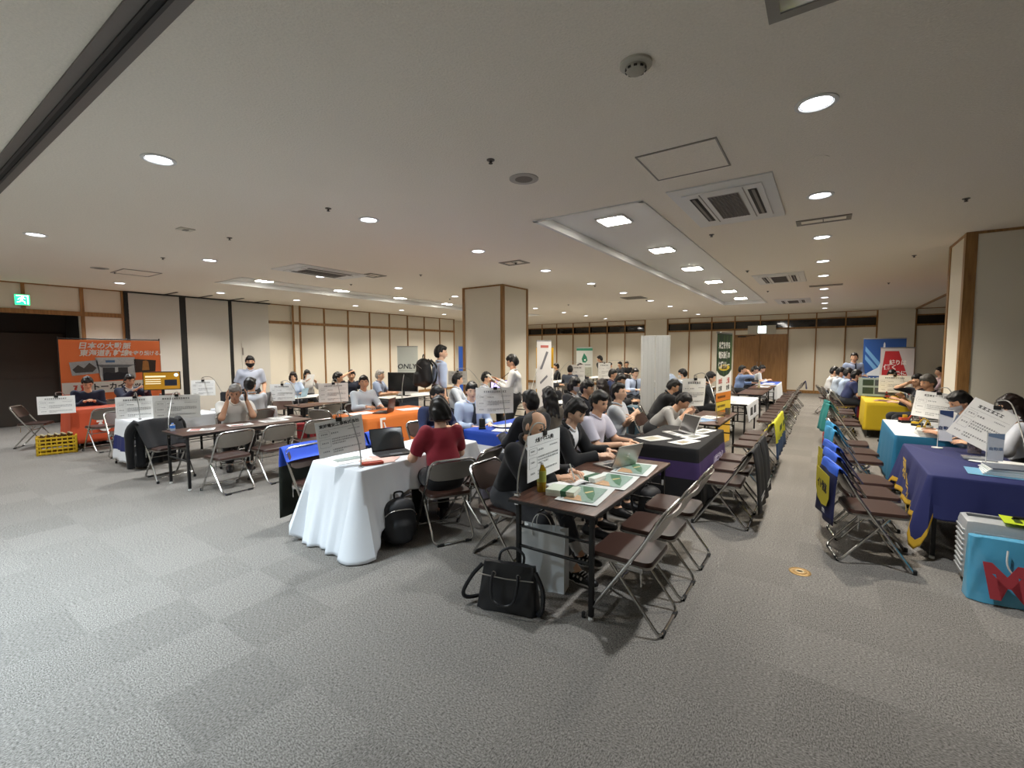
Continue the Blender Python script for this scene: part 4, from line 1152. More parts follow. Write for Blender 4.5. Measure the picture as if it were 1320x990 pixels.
# ------------------------------------------------------------------ tables, cloths and what stands on them
T1 = (-1.77, -1.13, 2.54, 4.18)
table('walnut-topped folding table nearest the camera with three leaflets in a row', *T1)
table('folding table under the black cloth with purple band', -1.78, -1.06, 4.90, 6.30, group=None)
table('walnut folding table behind the black cloth table, with blue brochures', -1.70, -1.17, 6.72, 8.25)
table('folding table with white runner next to the tall green banner', -1.72, -1.20, 9.60, 11.2)
table('bare folding table between the white runner and the man in the blue shirt', -1.75, -1.2, 12.0, 13.6)
table('folding table in front of the man in the blue shirt', -1.75, -1.2, 13.9, 15.5)
table('folding table under the white and blue cloth near the wooden door', -1.75, -1.2, 15.8, 17.4)
table('folding table under the navy cloth with gold hem', .73, 1.40, 4.92, 6.42)
table('folding table under the teal cloth with toy machines', .72, 1.34, 7.02, 8.55)
table('folding table under the yellow cloth', .68, 1.40, 11.35, 12.8)
table('folding table under the red and blue cloth by the blue tower banner', .68, 1.40, 13.3, 14.8)
table('folding table under the long white cloth of the woman in red', -3.88, -3.22, 2.42, 3.98)
table('folding table under the blue and white striped cloth', -3.84, -3.20, 4.52, 6.05)
table('walnut folding table of the grey haired man on the phone', -7.08, -6.42, 2.30, 4.02)
table('folding table under the orange cloth with three white letters J', -6.50, -5.68, 4.42, 6.02)
table('folding table under the white cloth with navy band', -9.02, -8.42, 2.36, 3.55)
table('folding table under the short white cloth with black case on it', -9.10, -8.45, 3.72, 4.55)
table('folding table under the orange cloth before the orange banner', -11.55, -10.92, 2.25, 3.85)
table('small bare folding table beside the red bag', -8.55, -7.95, 4.75, 5.75)
M_WT = M('#d6d6d2', .45, var=.02, name='white_laminate')
table('white topped table of the two seated women by the partition wall', -10.2, -9.6, 5.3, 6.9, top=M_WT)
table('white topped table with the large black monitor', -8.35, -7.7, 6.7, 8.3, top=M_WT)
table('folding table behind the tie-wearing student, beside the column', -5.65, -5.05, 6.6, 8.1, top=M_WT)
table('folding table holding grey poster sheets behind the masked student', -4.55, -3.9, 7.9, 9.4, top=M_WT)
table('white table in front of the far wall under the small green banner', -7.9, -7.3, 13.2, 14.8, top=M_WT)
table('white table near the far wall in front of the yellow banner', -7.9, -7.3, 16.2, 17.8, top=M_WT)
table('white table between the white screen and the bending man', -3.2, -2.6, 12.6, 14.2, top=M_WT)
table('white table near the far wall behind the white screen', -5.2, -4.6, 14.5, 16.1, top=M_WT)

def c_black(k, t, v, z): return 1 if (k in (0, 1, 4) and .40 < z < .56) else 0
M_BCLOTH = M('#141416', .75, bump=.1, scale=200, var=.15, name='black_cloth'); M_PURP = M('#453262', .65, bump=.08, scale=6, var=.35, name='purple_band')
bc = cloth('tablecloth', 'black tablecloth with purple band and white lettering along the aisle side', 'tablecloth', -1.78, -1.06, 4.90, 6.30, .70, (.64, .64, .5, .3), [M_BCLOTH, M_PURP], c_black, 1, .03, .010, nv=22)
tx = text('人材ビジョン', .095, M('#d8d0e8', .6, var=0), bc, (.36 + .062, .12, .475), .02, rz=R(90)); tx.rotation_euler = (0, R(0), R(90))
def hem(col_w):
    return lambda k, t, v, z: 0
nv_ = cloth('tablecloth', 'navy tablecloth with gold hem and yellow brush lettering', 'tablecloth', .73, 1.40, 4.92, 6.42, .70, (.34, .40, .34, .40), [M('#20265c', .75, bump=.08, scale=300, var=.06, name='navy_cloth'), M('#caa02a', .7, var=.05, name='gold_hem')], lambda k, t, v, z: 1 if v > .875 and k in (3, 7, 6, 2) else 0, 2, .10, .022, .24, nv=24)
YB = M('#c9a52f', .7, var=0, name='gold_print')
for ch, yy, zz, sz in (('羽', .12, .55, .21), ('ト', -.16, .50, .14), ('ラ', -.29, .45, .14), ('イ', -.42, .40, .13), ('ト', -.53, .335, .11)):
    text(ch, sz, YB, nv_, (-.335 - .012 - .135 * (.70 - zz) / .6 - .020, yy, zz), .02, rz=R(-90))
cloth('tablecloth', 'teal blue tablecloth hanging beside the light blue chair covers', 'tablecloth', .72, 1.34, 7.02, 8.55, .70, (.62, .4, .5, .62), [M('#1b6d94', .7, bump=.05, scale=300, var=.05, name='teal_cloth'), M('#d9dde0', .7, var=.03, name='white_top')], lambda k, t, v, z: 1 if k == -1 else 0, 3, .03, .008)
cloth('tablecloth', 'bright yellow tablecloth hanging over the table before the photo board', 'tablecloth', .68, 1.40, 11.35, 12.8, .70, (.55, .3, .4, .55), [M('#d3b51c', .7, bump=.06, scale=200, var=.05, name='yellow_cloth')], None, 4, .02, .010)
cloth('tablecloth', 'red and blue tablecloth behind the yellow one', 'tablecloth', .68, 1.40, 13.3, 14.8, .70, (.55, .3, .4, .55), [M('#a3202a', .7, var=.05, name='red_cloth'), M('#26337c', .7, var=.05, name='blue_cloth')], lambda k, t, v, z: 1 if (k in (3,) and t < .75) or k in (6, 2) else 0, 5, .02, .010)
cloth('tablecloth', 'long white tablecloth reaching the floor, under the open black laptop', 'tablecloth', -3.88, -3.22, 2.42, 3.98, .70, (.695, lambda t: .66 - .38 * min(1, t * 4), .3, .25), [M_WHITECLOTH], None, 6, .14, .024, .03, n=80, nv=26, fr=7)
def c_flag(k, t, v, z): return 1 if k >= 0 and .36 < z < .53 else 0
cloth('tablecloth', 'blue tablecloth with broad white stripe in front of the student in a tie', 'tablecloth', -3.84, -3.20, 4.52, 6.05, .70, (.60, .60, .4, .3), [M('#1f48ae', .6, bump=.06, scale=200, var=.06, name='royal_cloth'), M_WHITECLOTH], c_flag, 7, .04, .018, nv=22)
M_ORG = M('#d4742f', .7, bump=.07, scale=200, var=.06, name='orange_cloth')
oj = cloth('tablecloth', 'orange tablecloth printed with three large white letters J', 'tablecloth', -6.50, -5.68, 4.42, 6.02, .70, (.58, .58, .4, .3), [M_ORG], None, 8, .03, .006, nv=18)
WJ = M('#e9e4dc', .7, var=0, name='white_print')
def jlogo(x, y, z, rz, s=.34):
    P = [(-.30, -.22), (-.30, -.30), (-.18, -.40), (.06, -.40), (.20, -.26), (.20, .28), (.50, .28), (.50, .42), (.04, .42), (.04, -.20), (-.02, -.26), (-.14, -.26)]
    o = flatshape('lettering', oj, WJ, [[(px * s, pz * s) for px, pz in P], [(px * s, pz * s) for px, pz in rect(-.32, .46, -.62, -.50)], [(px * s, pz * s) for px, pz in [(.30, .12), (.38, .12), (.52, -.30), (.42, -.30)]]]); o.location = (x, y, z); o.rotation_euler = (-.07, 0, rz)
jlogo(.470, -.60, .595, R(90), .24); jlogo(.470, .24, .595, R(90), .24); jlogo(.10, -.860, .595, 0, .22)
cloth('tablecloth', 'white tablecloth with a navy band beside the black rucksack', 'tablecloth', -9.02, -8.42, 2.36, 3.55, .70, (.62, .25, .3, .3), [M_WHITECLOTH, M('#1a2563', .7, var=.05, name='navy_band')], lambda k, t, v, z: 1 if k in (0, 4, 7) and .24 < z < .46 else 0, 9, .05, .018, nv=20)
cloth('tablecloth', 'short white tablecloth under the black case and green bottle', 'tablecloth', -9.10, -8.45, 3.72, 4.55, .70, (.3, .32, .3, .3), [M_WHITECLOTH], None, 10, .03, .012)
M_OR2 = M('#c9502a', .7, bump=.07, scale=200, var=.06, name='red_orange_cloth')
ob = cloth('tablecloth', 'red-orange tablecloth with white ring emblem before the orange banner', 'tablecloth', -11.55, -10.92, 2.25, 3.85, .70, (.60, .60, .3, .3), [M_OR2], None, 11, .03, .012)
def omega(parent, mat, x, y, z, s, rz=0):
    pts = []
    for k in range(25): a = R(-235 + 290 * k / 24) if False else R(125 + 290 * k / 24); pts.append((s * math.cos(a), s * math.sin(a) - .1 * s))
    inn = [(p[0] * .52, (p[1] + .1 * s) * .52 - .1 * s) for p in pts]
    polys = []
    for k in range(24): polys.append([pts[k], pts[k + 1], inn[k + 1], inn[k]])
    for sg in (-1, 1): polys.append([(sg * .28 * s, .62 * s), (sg * 1.15 * s, .62 * s), (sg * 1.15 * s, .95 * s), (sg * .28 * s, .95 * s)][::sg])
    o = flatshape('emblem', parent, mat, polys, 0); o.location = (x, y, z); o.rotation_euler = (0, 0, rz); return o
omega(ob, WJ, .39, -.38, .40, .10, R(90))
p = MB().box((0, 0, 0), (.42, .004, .36)).build('printed_panel', M('#dcdcdc', .7), ob, smooth=False); p.location = (.388, .12, .42); p.rotation_euler = (0, 0, R(90))
omega(p, M('#c9442a', .7, var=0), 0, -.004, .05, .11); text('トーカイテックス', .05, M_INK, p, (0, -.004, -.11), .02)
cloth('table_runner', 'white runner with dark print on the black framed table by the green banner', 'tablecloth', -1.72, -1.20, 9.62, 11.18, .70, (.02, .36, .02, .02), [M_WHITECLOTH, M('#3a3d40', .7, var=.2)], lambda k, t, v, z: 1 if k == 1 and (.18 < t < .35 or .5 < t < .72) and .3 < v < .7 else 0, 12, .02, .008)
cloth('tablecloth', 'white and blue tablecloth on the table nearest the wooden door', 'tablecloth', -1.75, -1.2, 15.8, 17.4, .70, (.45, .50, .3, .3), [M_WHITECLOTH, M('#2b4fb0', .7)], lambda k, t, v, z: 1 if k == -1 else 0, 13, .03, .01)

# --- the front table
bottle('plastic bottle of green tea behind the notice on the front table corner', -1.66, 2.80, .70, .215, .034, '#a8841c', '#93953a')
def art_leaf(label, x, y, rz):
    o = sheet(label, x, y, .70, rz, .42, .30, M('#dfe3df', .5, var=.02), 'leaflet', 'leaflet', 'leaflets on the front table', [('print_field', M('#8fa79a', .5, var=.25), [rect(-.40, .42, -.36, .34)]), ('print_glow', M('#c9a27c', .5, var=.2), [[(-.40, .34), (-.40, -.10), (-.15, .05), (-.05, .34)]]), ('print_leaf', M('#4f7a5c', .5, var=.25), [[(-.3, -.3), (.05, -.2), (.40, .0), (.38, .25), (.1, .1), (-.2, -.15)]]), ('headline', M_GREYINK, [rect(-.38 + .05 * k, -.345 + .05 * k, .38, .42) for k in range(8)]), ('print_mark', M('#cfc08a', .5), [[(.0, .0), (.16, -.12), (.19, -.08), (.06, .06)]])], .005)
art_leaf('art leaflet nearest the free corner of the front table', -1.36, 2.90, 96)
art_leaf('middle one of the three art leaflets on the front table', -1.33, 3.33, 94)
art_leaf('art leaflet farthest along the front table, near the black cloth', -1.32, 3.78, 95)
book('small white book with green band, lower of the stack by the tea bottle', -1.50, 2.83, .70, 100, .15, .21, .022, '#e9ece2', '#2f6a45', 'books on the front table')
book('small white book with green band lying on top by the tea bottle', -1.50, 2.832, .7225, 97, .15, .21, .02, '#dfe8d6', '#2f6a45', 'books on the front table')
book('thick white book with green cover print under the suited man hand, lower one', -1.50, 3.26, .70, 82, .15, .21, .022, '#eceeea', '#2f6a45', 'books on the front table')
book('white and green book on top under the suited man hand', -1.50, 3.265, .7225, 78, .15, .21, .02, '#e6ebe2', '#2b5f40', 'books on the front table')
laptop('silver laptop open on the front table before the man in the white polo', -1.52, 3.82, .70, -110, 112, .31, .215, M('#b7b5b0', .35, .7, name='silver'), '#14161a', logo=M('#e8e8e6', .3))
notice('white notice about a hiring company on the front table corner', Vector((-1.66, 2.84, .965)), 0, 0, (-1.735, 2.60), 90, .46, .325, '大阪ケイエス(株)', 3, side=1)
# --- white cloth table
laptop('black laptop open on the white tablecloth facing the woman in red', -3.48, 3.02, .706, 70, 112, .34, .235, M('#26282a', .45, .4), '#3b4042')
sheet('pale grey leaflet lying on the white tablecloth under the notice', -3.62, 2.62, .707, 80, .32, .24, art=[('print', M('#8b9690', .6, var=.3), [rect(-.4, .4, -.1, .4)])])
sheet('pink sheet of paper beside the black laptop', -3.36, 2.72, .709, 60, .297, .21, M('#d9b5a8', .7))
sheet('second pink sheet half under the first on the white tablecloth', -3.40, 2.80, .707, 30, .297, .21, M('#d2aba0', .7))
sheet('white printed sheet past the laptop on the white tablecloth', -3.42, 3.52, .707, 85, .36, .26, art=GREEKART)
sheet('white leaflet at the far end of the white tablecloth', -3.6, 3.75, .707, 95, .297, .21, art=GREEKART)
t = thing('pouch', 'flat orange pen pouch at the edge of the white tablecloth', 'pouch', (-3.30, 2.62, .708), R(65))
MB().box((0, 0, .014), (.19, .07, .026), bev=.011).build('body', M('#b5442b', .6), t); MB().tube([(-.08, 0, .028), (.08, 0, .028)], .003, 6).build('zip', M('#5a211a', .5), t)
notice('curled white notice standing over the near end of the white tablecloth', Vector((-3.50, 2.43, .965)), 0, 0, (-3.30, 2.50), 68, .40, .325, '東邦電気工事株式会社', 4, roll=-7, lean=.03)
# --- blue striped cloth table
notice('grey backed notice on the blue striped tablecloth before the standing man', Vector((-3.55, 4.80, 1.07)), 0, 0, (-3.26, 4.62), 45, .50, .34, None, 6, bow=.05)
laptop('black laptop on the blue striped tablecloth', -3.42, 5.25, .706, -95, 105)
t = thing('phone_stand', 'small black phone stand on the blue striped tablecloth', 'phone stand', (-3.66, 4.66, .708), R(40)); MB().box((0, 0, .01), (.09, .09, .02), bev=.004).build('base', M_BLACK, t); MB().box((0, .01, .07), (.08, .012, .12), bev=.004, rot=Matrix.Rotation(-.25, 3, 'X')).build('holder', M_BLACK, t)
sheet('white open brochure propped on the blue striped tablecloth', -3.5, 4.92, .72, 60, .297, .21, art=GREEKART, curl=.02)
sheet('blue printed folder on the blue striped tablecloth', -3.6, 5.05, .708, 75, .31, .22, M('#2f6fc4', .5), 'folder', 'folder')
sheet('stack of white sheets at the aisle corner of the striped tablecloth', -3.34, 4.72, .708, 20, .297, .21)
# --- table of the man on the phone
sheet('coloured leaflet nearest the notice on the phone man table', -6.72, 2.62, .70, 60, .297, .21, art=[('print', M('#c98d84', .6, var=.2), [rect(-.42, -.05, -.35, .38)]), ('print_text', M_GREYINK, [rect(.05, .4, .3 - .12 * k, .34 - .12 * k) for k in range(6)])], name='leaflet', cat='leaflet', group='leaflets on the phone man table')
sheet('coloured leaflet in front of the elbows of the man on the phone', -6.72, 3.10, .70, 80, .297, .21, art=[('print', M('#b5473f', .6, var=.3), [rect(-.42, .1, -.35, -.05)]), ('print_text', M_GREYINK, [rect(.15, .4, .3 - .12 * k, .34 - .12 * k) for k in range(6)])], name='leaflet', cat='leaflet', group='leaflets on the phone man table')
sheet('white leaflet at the far end of the phone man table', -6.72, 3.58, .70, 85, .36, .25, art=GREEKART, name='leaflet', cat='leaflet', group='leaflets on the phone man table')
sheet('white leaflet behind the others near the far edge of the phone man table', -6.95, 3.80, .70, 85, .297, .21, art=GREEKART, name='leaflet', cat='leaflet', group='leaflets on the phone man table')
bottle('small clear bottle with blue cap at the corner of the phone man table', -6.95, 2.38, .70, .10, .03, '#cfd8e2', '#2f6fc4', '#2f6fc4')
notice('large white notice tilted over the black jacket', Vector((-8.20, 2.88, .885)), 0, 0, (-7.02, 2.36), 60, .60, .36, None, 7, group='notices on clamp stands')
notice('white notice standing on the navy banded tablecloth', Vector((-8.60, 2.48, .885)), 0, 0, (-8.50, 2.50), 65, .46, .33, None, 8)
notice('grey notice facing the crate at the end of the orange table', at(73, 522, .84), 0, 0, (-11.2, 2.30), 75, .46, .30, None, 9)
notice('notice on the short white tablecloth before the black panel gap', at(262, 500, 1.03), 0, 0, (-8.95, 3.9), 55, .40, .30, None, 10)
notice('grey notice over the small bare table near the red bag', at(364, 506, .95), 0, 0, (-8.3, 4.9), 40, .45, .32, None, 11)
notice('white notice with dark clip beside the orange J tablecloth', at(430, 506, 1.03), 0, 0, (-6.46, 4.55), 62, .47, .32, None, 12)
notice('notice curling down over the walnut table behind the black cloth', at(896, 506, 1.09), 0, 0, (-1.24, 6.9), 40, .36, .42, None, 13, bow=.03, lean=.05)
notice('curling white notice above the teal tablecloth', at(1210, 523, 1.02), 0, 0, (1.30, 7.25), -12, .44, .32, None, 14, bow=.02, lean=-.07, roll=6)
notice('white notice tilted on a bent arm over the navy tablecloth', at(1284, 552, .98), 0, 0, (1.36, 5.35), -20, .34, .40, None, 15, roll=28, lean=-.03)
notice('small white notice above the yellow tablecloth', at(1153, 495, 1.01), 0, 0, (1.3, 11.5), -5, .52, .36, None, 16)
notice('small notice beside the column behind the student in a tie', at(590, 487, 1.1), 0, 0, (-5.2, 6.8), 40, .45, .32, None, 17)
notice('white notice between the yellow banner and the masked student', at(702, 488, 1.05), 0, 0, (-5.0, 8.0), 45, .45, .5, None, 18)
notice('white notice held high in front of the small green banner', at(745, 483, 1.0), 0, 0, (-7.35, 13.4), 20, .42, .62, None, 19)
notice('white notice before the far wall, next to the leaning dark figure', at(779, 478, 1.05), 0, 0, (-4.65, 14.6), 20, .42, .55, None, 20)
notice('grey notice at the end of the table of the large black monitor', at(524, 493, .98), 0, 0, (-7.75, 7.0), 40, .5, .36, None, 21)
# posters hanging over the table behind the masked student
for i, (dx, lab) in enumerate(((-.02, 'pale grey poster sheet hanging off the table behind the masked student, nearer one'), (.52, 'pale grey poster sheet hanging off the same table, farther one'))):
    o = curved_sheet(MB(), .50, .42, bow=.02).build('poster_sheet', M('#b9bbbb', .6, var=.04), None); o.location = (-3.87, 8.2 + dx, .72); o.rotation_euler = (0, 0, R(88)); tag(o, lab, 'poster', 'poster sheets on the table edge')
    link('lettering', greek(30 + i, .50, .42), o)
sheet('stack of white sheets on the table behind the masked student', -4.2, 8.3, .70, 80, .5, .4)
# --- black cloth table
laptop('white laptop open on the black tablecloth', -1.45, 5.66, .706, -42, 112, .32, .23, M('#d4d4d2', .4), '#4b4a49')
sheet('white folder with papers at the end of the black tablecloth', -1.60, 5.22, .707, 60, .33, .24, M('#d7d7d4', .5), 'folder', 'folder')
sheet('small printed booklet on the white folder', -1.62, 5.20, .709, 70, .18, .12, M('#b9b39c', .6), 'booklet', 'booklet')
sheet('nearest white leaflet along the aisle edge of the black tablecloth', -1.26, 5.20, .707, 70, .36, .18, art=[('print', M('#a59a83', .6, var=.2), [rect(-.3, .1, -.3, .2)])], name='leaflet', cat='leaflet', group='leaflets on the black tablecloth')
sheet('middle white leaflet along the aisle edge of the black tablecloth', -1.24, 5.60, .707, 75, .36, .18, art=[('print', M('#8b8c84', .6, var=.2), [rect(-.3, .2, -.3, .2)])], name='leaflet', cat='leaflet', group='leaflets on the black tablecloth')
sheet('farthest white leaflet along the aisle edge of the black tablecloth', -1.24, 6.02, .707, 75, .36, .18, art=[('print', M('#8b8c84', .6, var=.2), [rect(-.3, .3, -.3, .2)])], name='leaflet', cat='leaflet', group='leaflets on the black tablecloth')
# --- walnut table behind
sheet('pale blue brochure on the walnut table under the curling notice', -1.48, 7.05, .70, 60, .36, .26, M('#7fa6d0', .5, var=.2), 'brochure', 'brochure', art=[('print', M('#d9dfe6', .5), [rect(-.4, .0, -.3, .3)])])
sheet('white tray of leaflets beside the pale blue brochure', -1.45, 7.40, .70, 75, .34, .24, art=GREEKART)
for i, (y, c) in enumerate(((7.62, '#b7a23a'), (7.74, '#3d3a36'), (7.86, '#7c6a3a'), (7.98, '#46443f'))):
    t = thing('pen', ('yellow pen', 'black pen', 'brown pencil', 'dark grey pen')[i] + ' lying at the far end of the walnut table', 'pen', (-1.32, y, .706), R(20 + 30 * i), 'pens on the walnut table')
    MB().tube([(-.06, 0, 0), (.05, 0, 0)], .005, 6).build('barrel', M(c, .5), t); MB().tube([(.05, 0, 0), (.062, 0, 0), (.070, 0, 0)], [.005, .004, .001], 6).build('tip', M_BLACK, t)
t = thing('pen_cup', 'clear pen cup on the walnut table before the tall green banner', 'cup', (-1.27, 7.95, .70)); MB().lathe([(.035, 0), (.04, .10), (.037, .10), (.033, .006), (.0001, .006)], 16).build('cup', M('#8f8b80', .1, trans=.6, var=0), t)
# --- white runner table and beyond
sheet('open magazine on the white runner by the green banner', -1.5, 9.9, .708, 80, .42, .28, art=GREEKART, name='magazine', cat='magazine')
bottle('pale drink bottle standing before the man in the blue shirt', -1.5, 14.2, .70, .19, .034, '#d9d3a8', '#dcdccc')
sheet('white papers before the man in the blue shirt', -1.45, 14.7, .70, 85, .42, .3)
sheet('white papers on the cloth before the man in the dark vest', -1.45, 16.2, .707, 85, .42, .3)
# --- navy cloth table
sheet('pale blue folder under the brochures on the navy tablecloth', 1.20, 5.22, .707, -5, .42, .30, M('#6fa9c9', .5), 'folder', 'folder')
for i in range(6):
    o = MB().box((0, 0, .005), (.34, .24, .010), bev=.002).build('brochure', M(('#e2e2de', '#d9dcd8', '#e6e6e4', '#c9cfc9', '#e3e3df', '#6a6f78')[i], .4, var=.03), None); o.location = (1.25 + .006 * i, 5.23, .712 + .0105 * i); o.rotation_euler = (0, 0, R(-6 + 2 * i)); tag(o, ('lowest', 'second', 'third', 'fourth', 'fifth', 'topmost grey')[i] + ' brochure from the table up in the stack on the navy tablecloth', 'brochure', 'brochures stacked on the navy tablecloth')
def table_flag(label, x, y, z, h, mat1, mat2, rz):
    t = thing('table_flag', label, 'flag', (x, y, z), R(rz)); MB().lathe([(.045, 0), (.045, .006), (.01, .012), (.0001, .012)], 20).build('base', M_WHITEPL, t); MB().tube([(0, 0, .01), (0, 0, h)], .004, 6).tube([(0, 0, h - .01), (.11, 0, h - .01)], .003, 6).build('pole', M_WHITEPL, t)
    f = MB().box((.056, .0, h - .01 - h * .39), (.10, .003, h * .78)).build('flag_cloth', mat1, t, smooth=False); MB().prism([(.006, h - .01), (.106, h - .01), (.106, h * .80), (.006, h * .88)], .002).build('flag_top', mat2, f, smooth=False).location = (0, -.0045, 0)
    text('自動車', h * .10, mat2, f, (.056, -.004, h * .52), .02); return t
table_flag('small white and navy table flag at the back edge of the navy tablecloth', .97, 6.30, .708, .40, M('#dfe3ea', .6), M('#2a3f6c', .6), -10)
table_flag('small white table flag next to the brochure stack', 1.16, 5.50, .708, .30, M('#dfe3ea', .6), M('#8aa0bd', .6), 5)
t = thing('plastic_cup', 'clear cup of wrapped sweets on the navy tablecloth', 'cup', (1.22, 6.18, .708)); MB().lathe([(.05, 0), (.055, .13), (.052, .13), (.047, .004), (.0001, .004)], 18).build('cup', M('#cfc5c6', .1, trans=.7, var=0), t)
b = MB(); r_ = random.Random(3)
for k in range(26): b.ell((r_.uniform(-.03, .03), r_.uniform(-.03, .03), .02 + .08 * k / 26), (.014, .010, .008), Matrix.Rotation(r_.uniform(0, 3), 3, 'Z'), 6, 4)
o = b.build('sweets', M('#a8787a', .5, var=.4, scale=40), t); o['kind'] = 'stuff'
sheet('white papers at the exhibitor edge of the navy tablecloth', 1.30, 5.75, .708, -20, .36, .26)
t = thing('glass_tray', 'clear tray with clips behind the brochures on the navy tablecloth', 'tray', (1.18, 5.82, .708)); MB().box((0, 0, .012), (.22, .15, .02), bev=.006).build('tray', M('#a9adb2', .1, trans=.5, var=0), t)
# --- teal cloth table: toy machines and paper
def toy(label, x, y, rz, c1, c2, s=1.0):
    t = thing('toy_excavator', label, 'toy', (x, y, .707), R(rz), 'toy machines on the teal tablecloth')
    for sg in (-1, 1): MB().box((0, sg * .030 * s, .014 * s), (.10 * s, .02 * s, .028 * s), bev=.008 * s).build('track', M_BLACK, t)
    MB().box((-.01 * s, 0, .042 * s), (.08 * s, .06 * s, .028 * s), bev=.006 * s).build('body', M(c1, .4), t); MB().box((.005 * s, .012 * s, .070 * s), (.036 * s, .032 * s, .036 * s), bev=.004 * s).build('cab', M(c2, .3), t)
    MB().tube([(.03 * s, -.01 * s, .05 * s), (.075 * s, -.01 * s, .115 * s), (.125 * s, -.01 * s, .085 * s), (.14 * s, -.01 * s, .03 * s)], [.008 * s, .008 * s, .006 * s, .005 * s], 6).build('boom', M(c1, .4), t)
    MB().box((.142 * s, -.01 * s, .02 * s), (.03 * s, .03 * s, .024 * s), bev=.006 * s).build('bucket', M('#3a3a38', .4), t)
toy('red and yellow toy excavator farthest along the teal table', .93, 8.30, 20, '#b5452a', '#c7a32a', 1.25); toy('yellow toy excavator beside the red one', 1.02, 8.02, -30, '#cfa81f', '#55504a')
toy('yellow and black toy machine in the middle of the teal table', 1.02, 7.62, 50, '#c9a522', '#2c2c2c'); toy('small dark toy machine nearest the paper stack', .98, 7.42, 80, '#3b3f46', '#c9a522', .9)
toy('white and black toy machine next to the yellow one', 1.10, 7.75, 120, '#cfcfca', '#2c2c2c', .9)
for i in range(5):
    o = MB().box((0, 0, .007), (.40, .29, .013), bev=.002).build('brochure', M(('#cfcfcc', '#dcdcd8', '#c6c7c6', '#e0e0dc', '#d3d3d0')[i], .4, var=.04), None); o.location = (1.12, 7.18, .707 + .0135 * i); o.rotation_euler = (0, 0, R(4 - 3 * i)); tag(o, ('lowest', 'second', 'third', 'fourth', 'topmost')[i] + ' brochure from the table up in the stack on the teal tablecloth', 'brochure', 'brochures stacked on the teal tablecloth')
# --- yellow table: wire rack, magazine, photo board
t = thing('wire_rack', 'tall silver wire brochure rack on the far end of the teal tablecloth', 'rack', (1.17, 8.42, .707))
b = MB()
for x in (-.15, 0, .15):
    for y in (-.08, .08): b.tube([(x, y, 0), (x, y, .40 if y > 0 else .36)], .006, 6)
b.build('upright', M_CHROME, t)
for k in range(4):
    b = MB(); z = .04 + .10 * k
    for y in (-.08, 0, .08): b.tube([(-.155, y, z), (.155, y, z)], .005, 6)
    b.tube([(-.155, -.09, z + .04), (.155, -.09, z + .04)], .005, 6); b.build('shelf', M_CHROME, t)
sheet('colour magazine lying on the yellow tablecloth', .98, 11.75, .708, 80, .40, .30, M('#b8927a', .5, var=.3), 'magazine', 'magazine', art=[('print', M('#6d3f34', .5, var=.4), [rect(-.3, .3, -.3, .3)])])
t = thing('photo_board', 'dark framed photo board standing behind the yellow tablecloth', 'board', (.98, 12.68, .707), R(-5)); bd = MB().box((0, 0, .21), (.76, .02, .40), bev=.003).build('board', M('#9fb0ae', .5), t, smooth=False)
for k, c in enumerate(('#35463a', '#4a4f58', '#5d5a52')): flatshape('photo', bd, M(c, .4, var=.4, scale=25), [rect(-.30 + .21 * k, -.11 + .21 * k, .24, .37), rect(-.30 + .21 * k, -.11 + .21 * k, .06, .20)], -.012)
MB().box((0, .06, .005), (.5, .12, .01)).build('stand_foot', M_BLACK, t)
toy('tiny yellow toy crane on the yellow tablecloth', 1.2, 12.2, 40, '#cfa81f', '#35332f', 1.3); toy('tiny red toy crane on the yellow tablecloth', 1.08, 12.35, 100, '#a8352a', '#35332f', 1.2)
# --- left side objects
laptop('dark red laptop on the orange J tablecloth', -6.05, 5.05, .706, -60, 100, .34, .235, M('#3a1a18', .4), '#15100f')
sheet('white sheets before the man in the pale blue shirt', -6.25, 4.75, .708, 85, .42, .3); sheet('white sheets at the far end of the orange J tablecloth', -6.0, 5.6, .708, 75, .42, .3)
def monitor(label, x, y, z, rz, w, h, screen, emit=0, arm=.12):
    t = thing('monitor', label, 'monitor', (x, y, z), R(rz)); MB().box((0, .02, .006), (w * .4, .16, .012), bev=.004).build('base', M_BLACK, t); MB().box((0, .04, arm * .6), (.05, .02, arm * 1.2), bev=.003).build('neck', M_BLACK, t)
    p = MB().box((0, .0, arm + h / 2), (w, .035, h), bev=.006).build('panel', M_BLACK, t); s = MB().box((0, -.0185, arm + h / 2), (w * .95, .002, h * .91)).build('screen', M(screen, .15, emit=emit, var=0), p, smooth=False); return t, s, arm + h / 2
t, s, zc = monitor('monitor showing a gold slide beside the orange banner', -10.75, 3.55, .705, 62, .60, .36, '#a5771f', .18, .28)
f1 = flatshape('picture', s, M('#1d2230', .4, var=.3, emit=.1), [rect(.04, .24, zc - .10, zc + .02)], -.0215); f2 = flatshape('headline', s, M('#e3d8ae', .4, emit=.35, var=0), [rect(-.26, .06, zc + .07, zc + .10), rect(-.26, -.02, zc + .02, zc + .035), rect(-.26, -.02, zc - .02, zc - .005), rect(-.26, -.02, zc - .06, zc - .045)], -.0215); f3 = flatshape('mark', s, M('#cfe8ee', .4, emit=.35, var=0), [circ(.23, zc + .11, .035)], -.0215)
monitor('large black monitor on the white topped table', -8.1, 7.35, .70, 20, .75, .44, '#0c0d0f', 0, .10)
t, s, zc = monitor('monitor with a lilac screen behind the student in a tie', -5.2, 7.3, .70, 60, .56, .36, '#a79ae0', .75, .10)
flatshape('window', s, M('#d7d0f6', .4, emit=.8, var=0), [rect(-.2, .2, zc + .06, zc + .1), rect(-.2, .05, zc - .02, zc + .0)], -.0215)
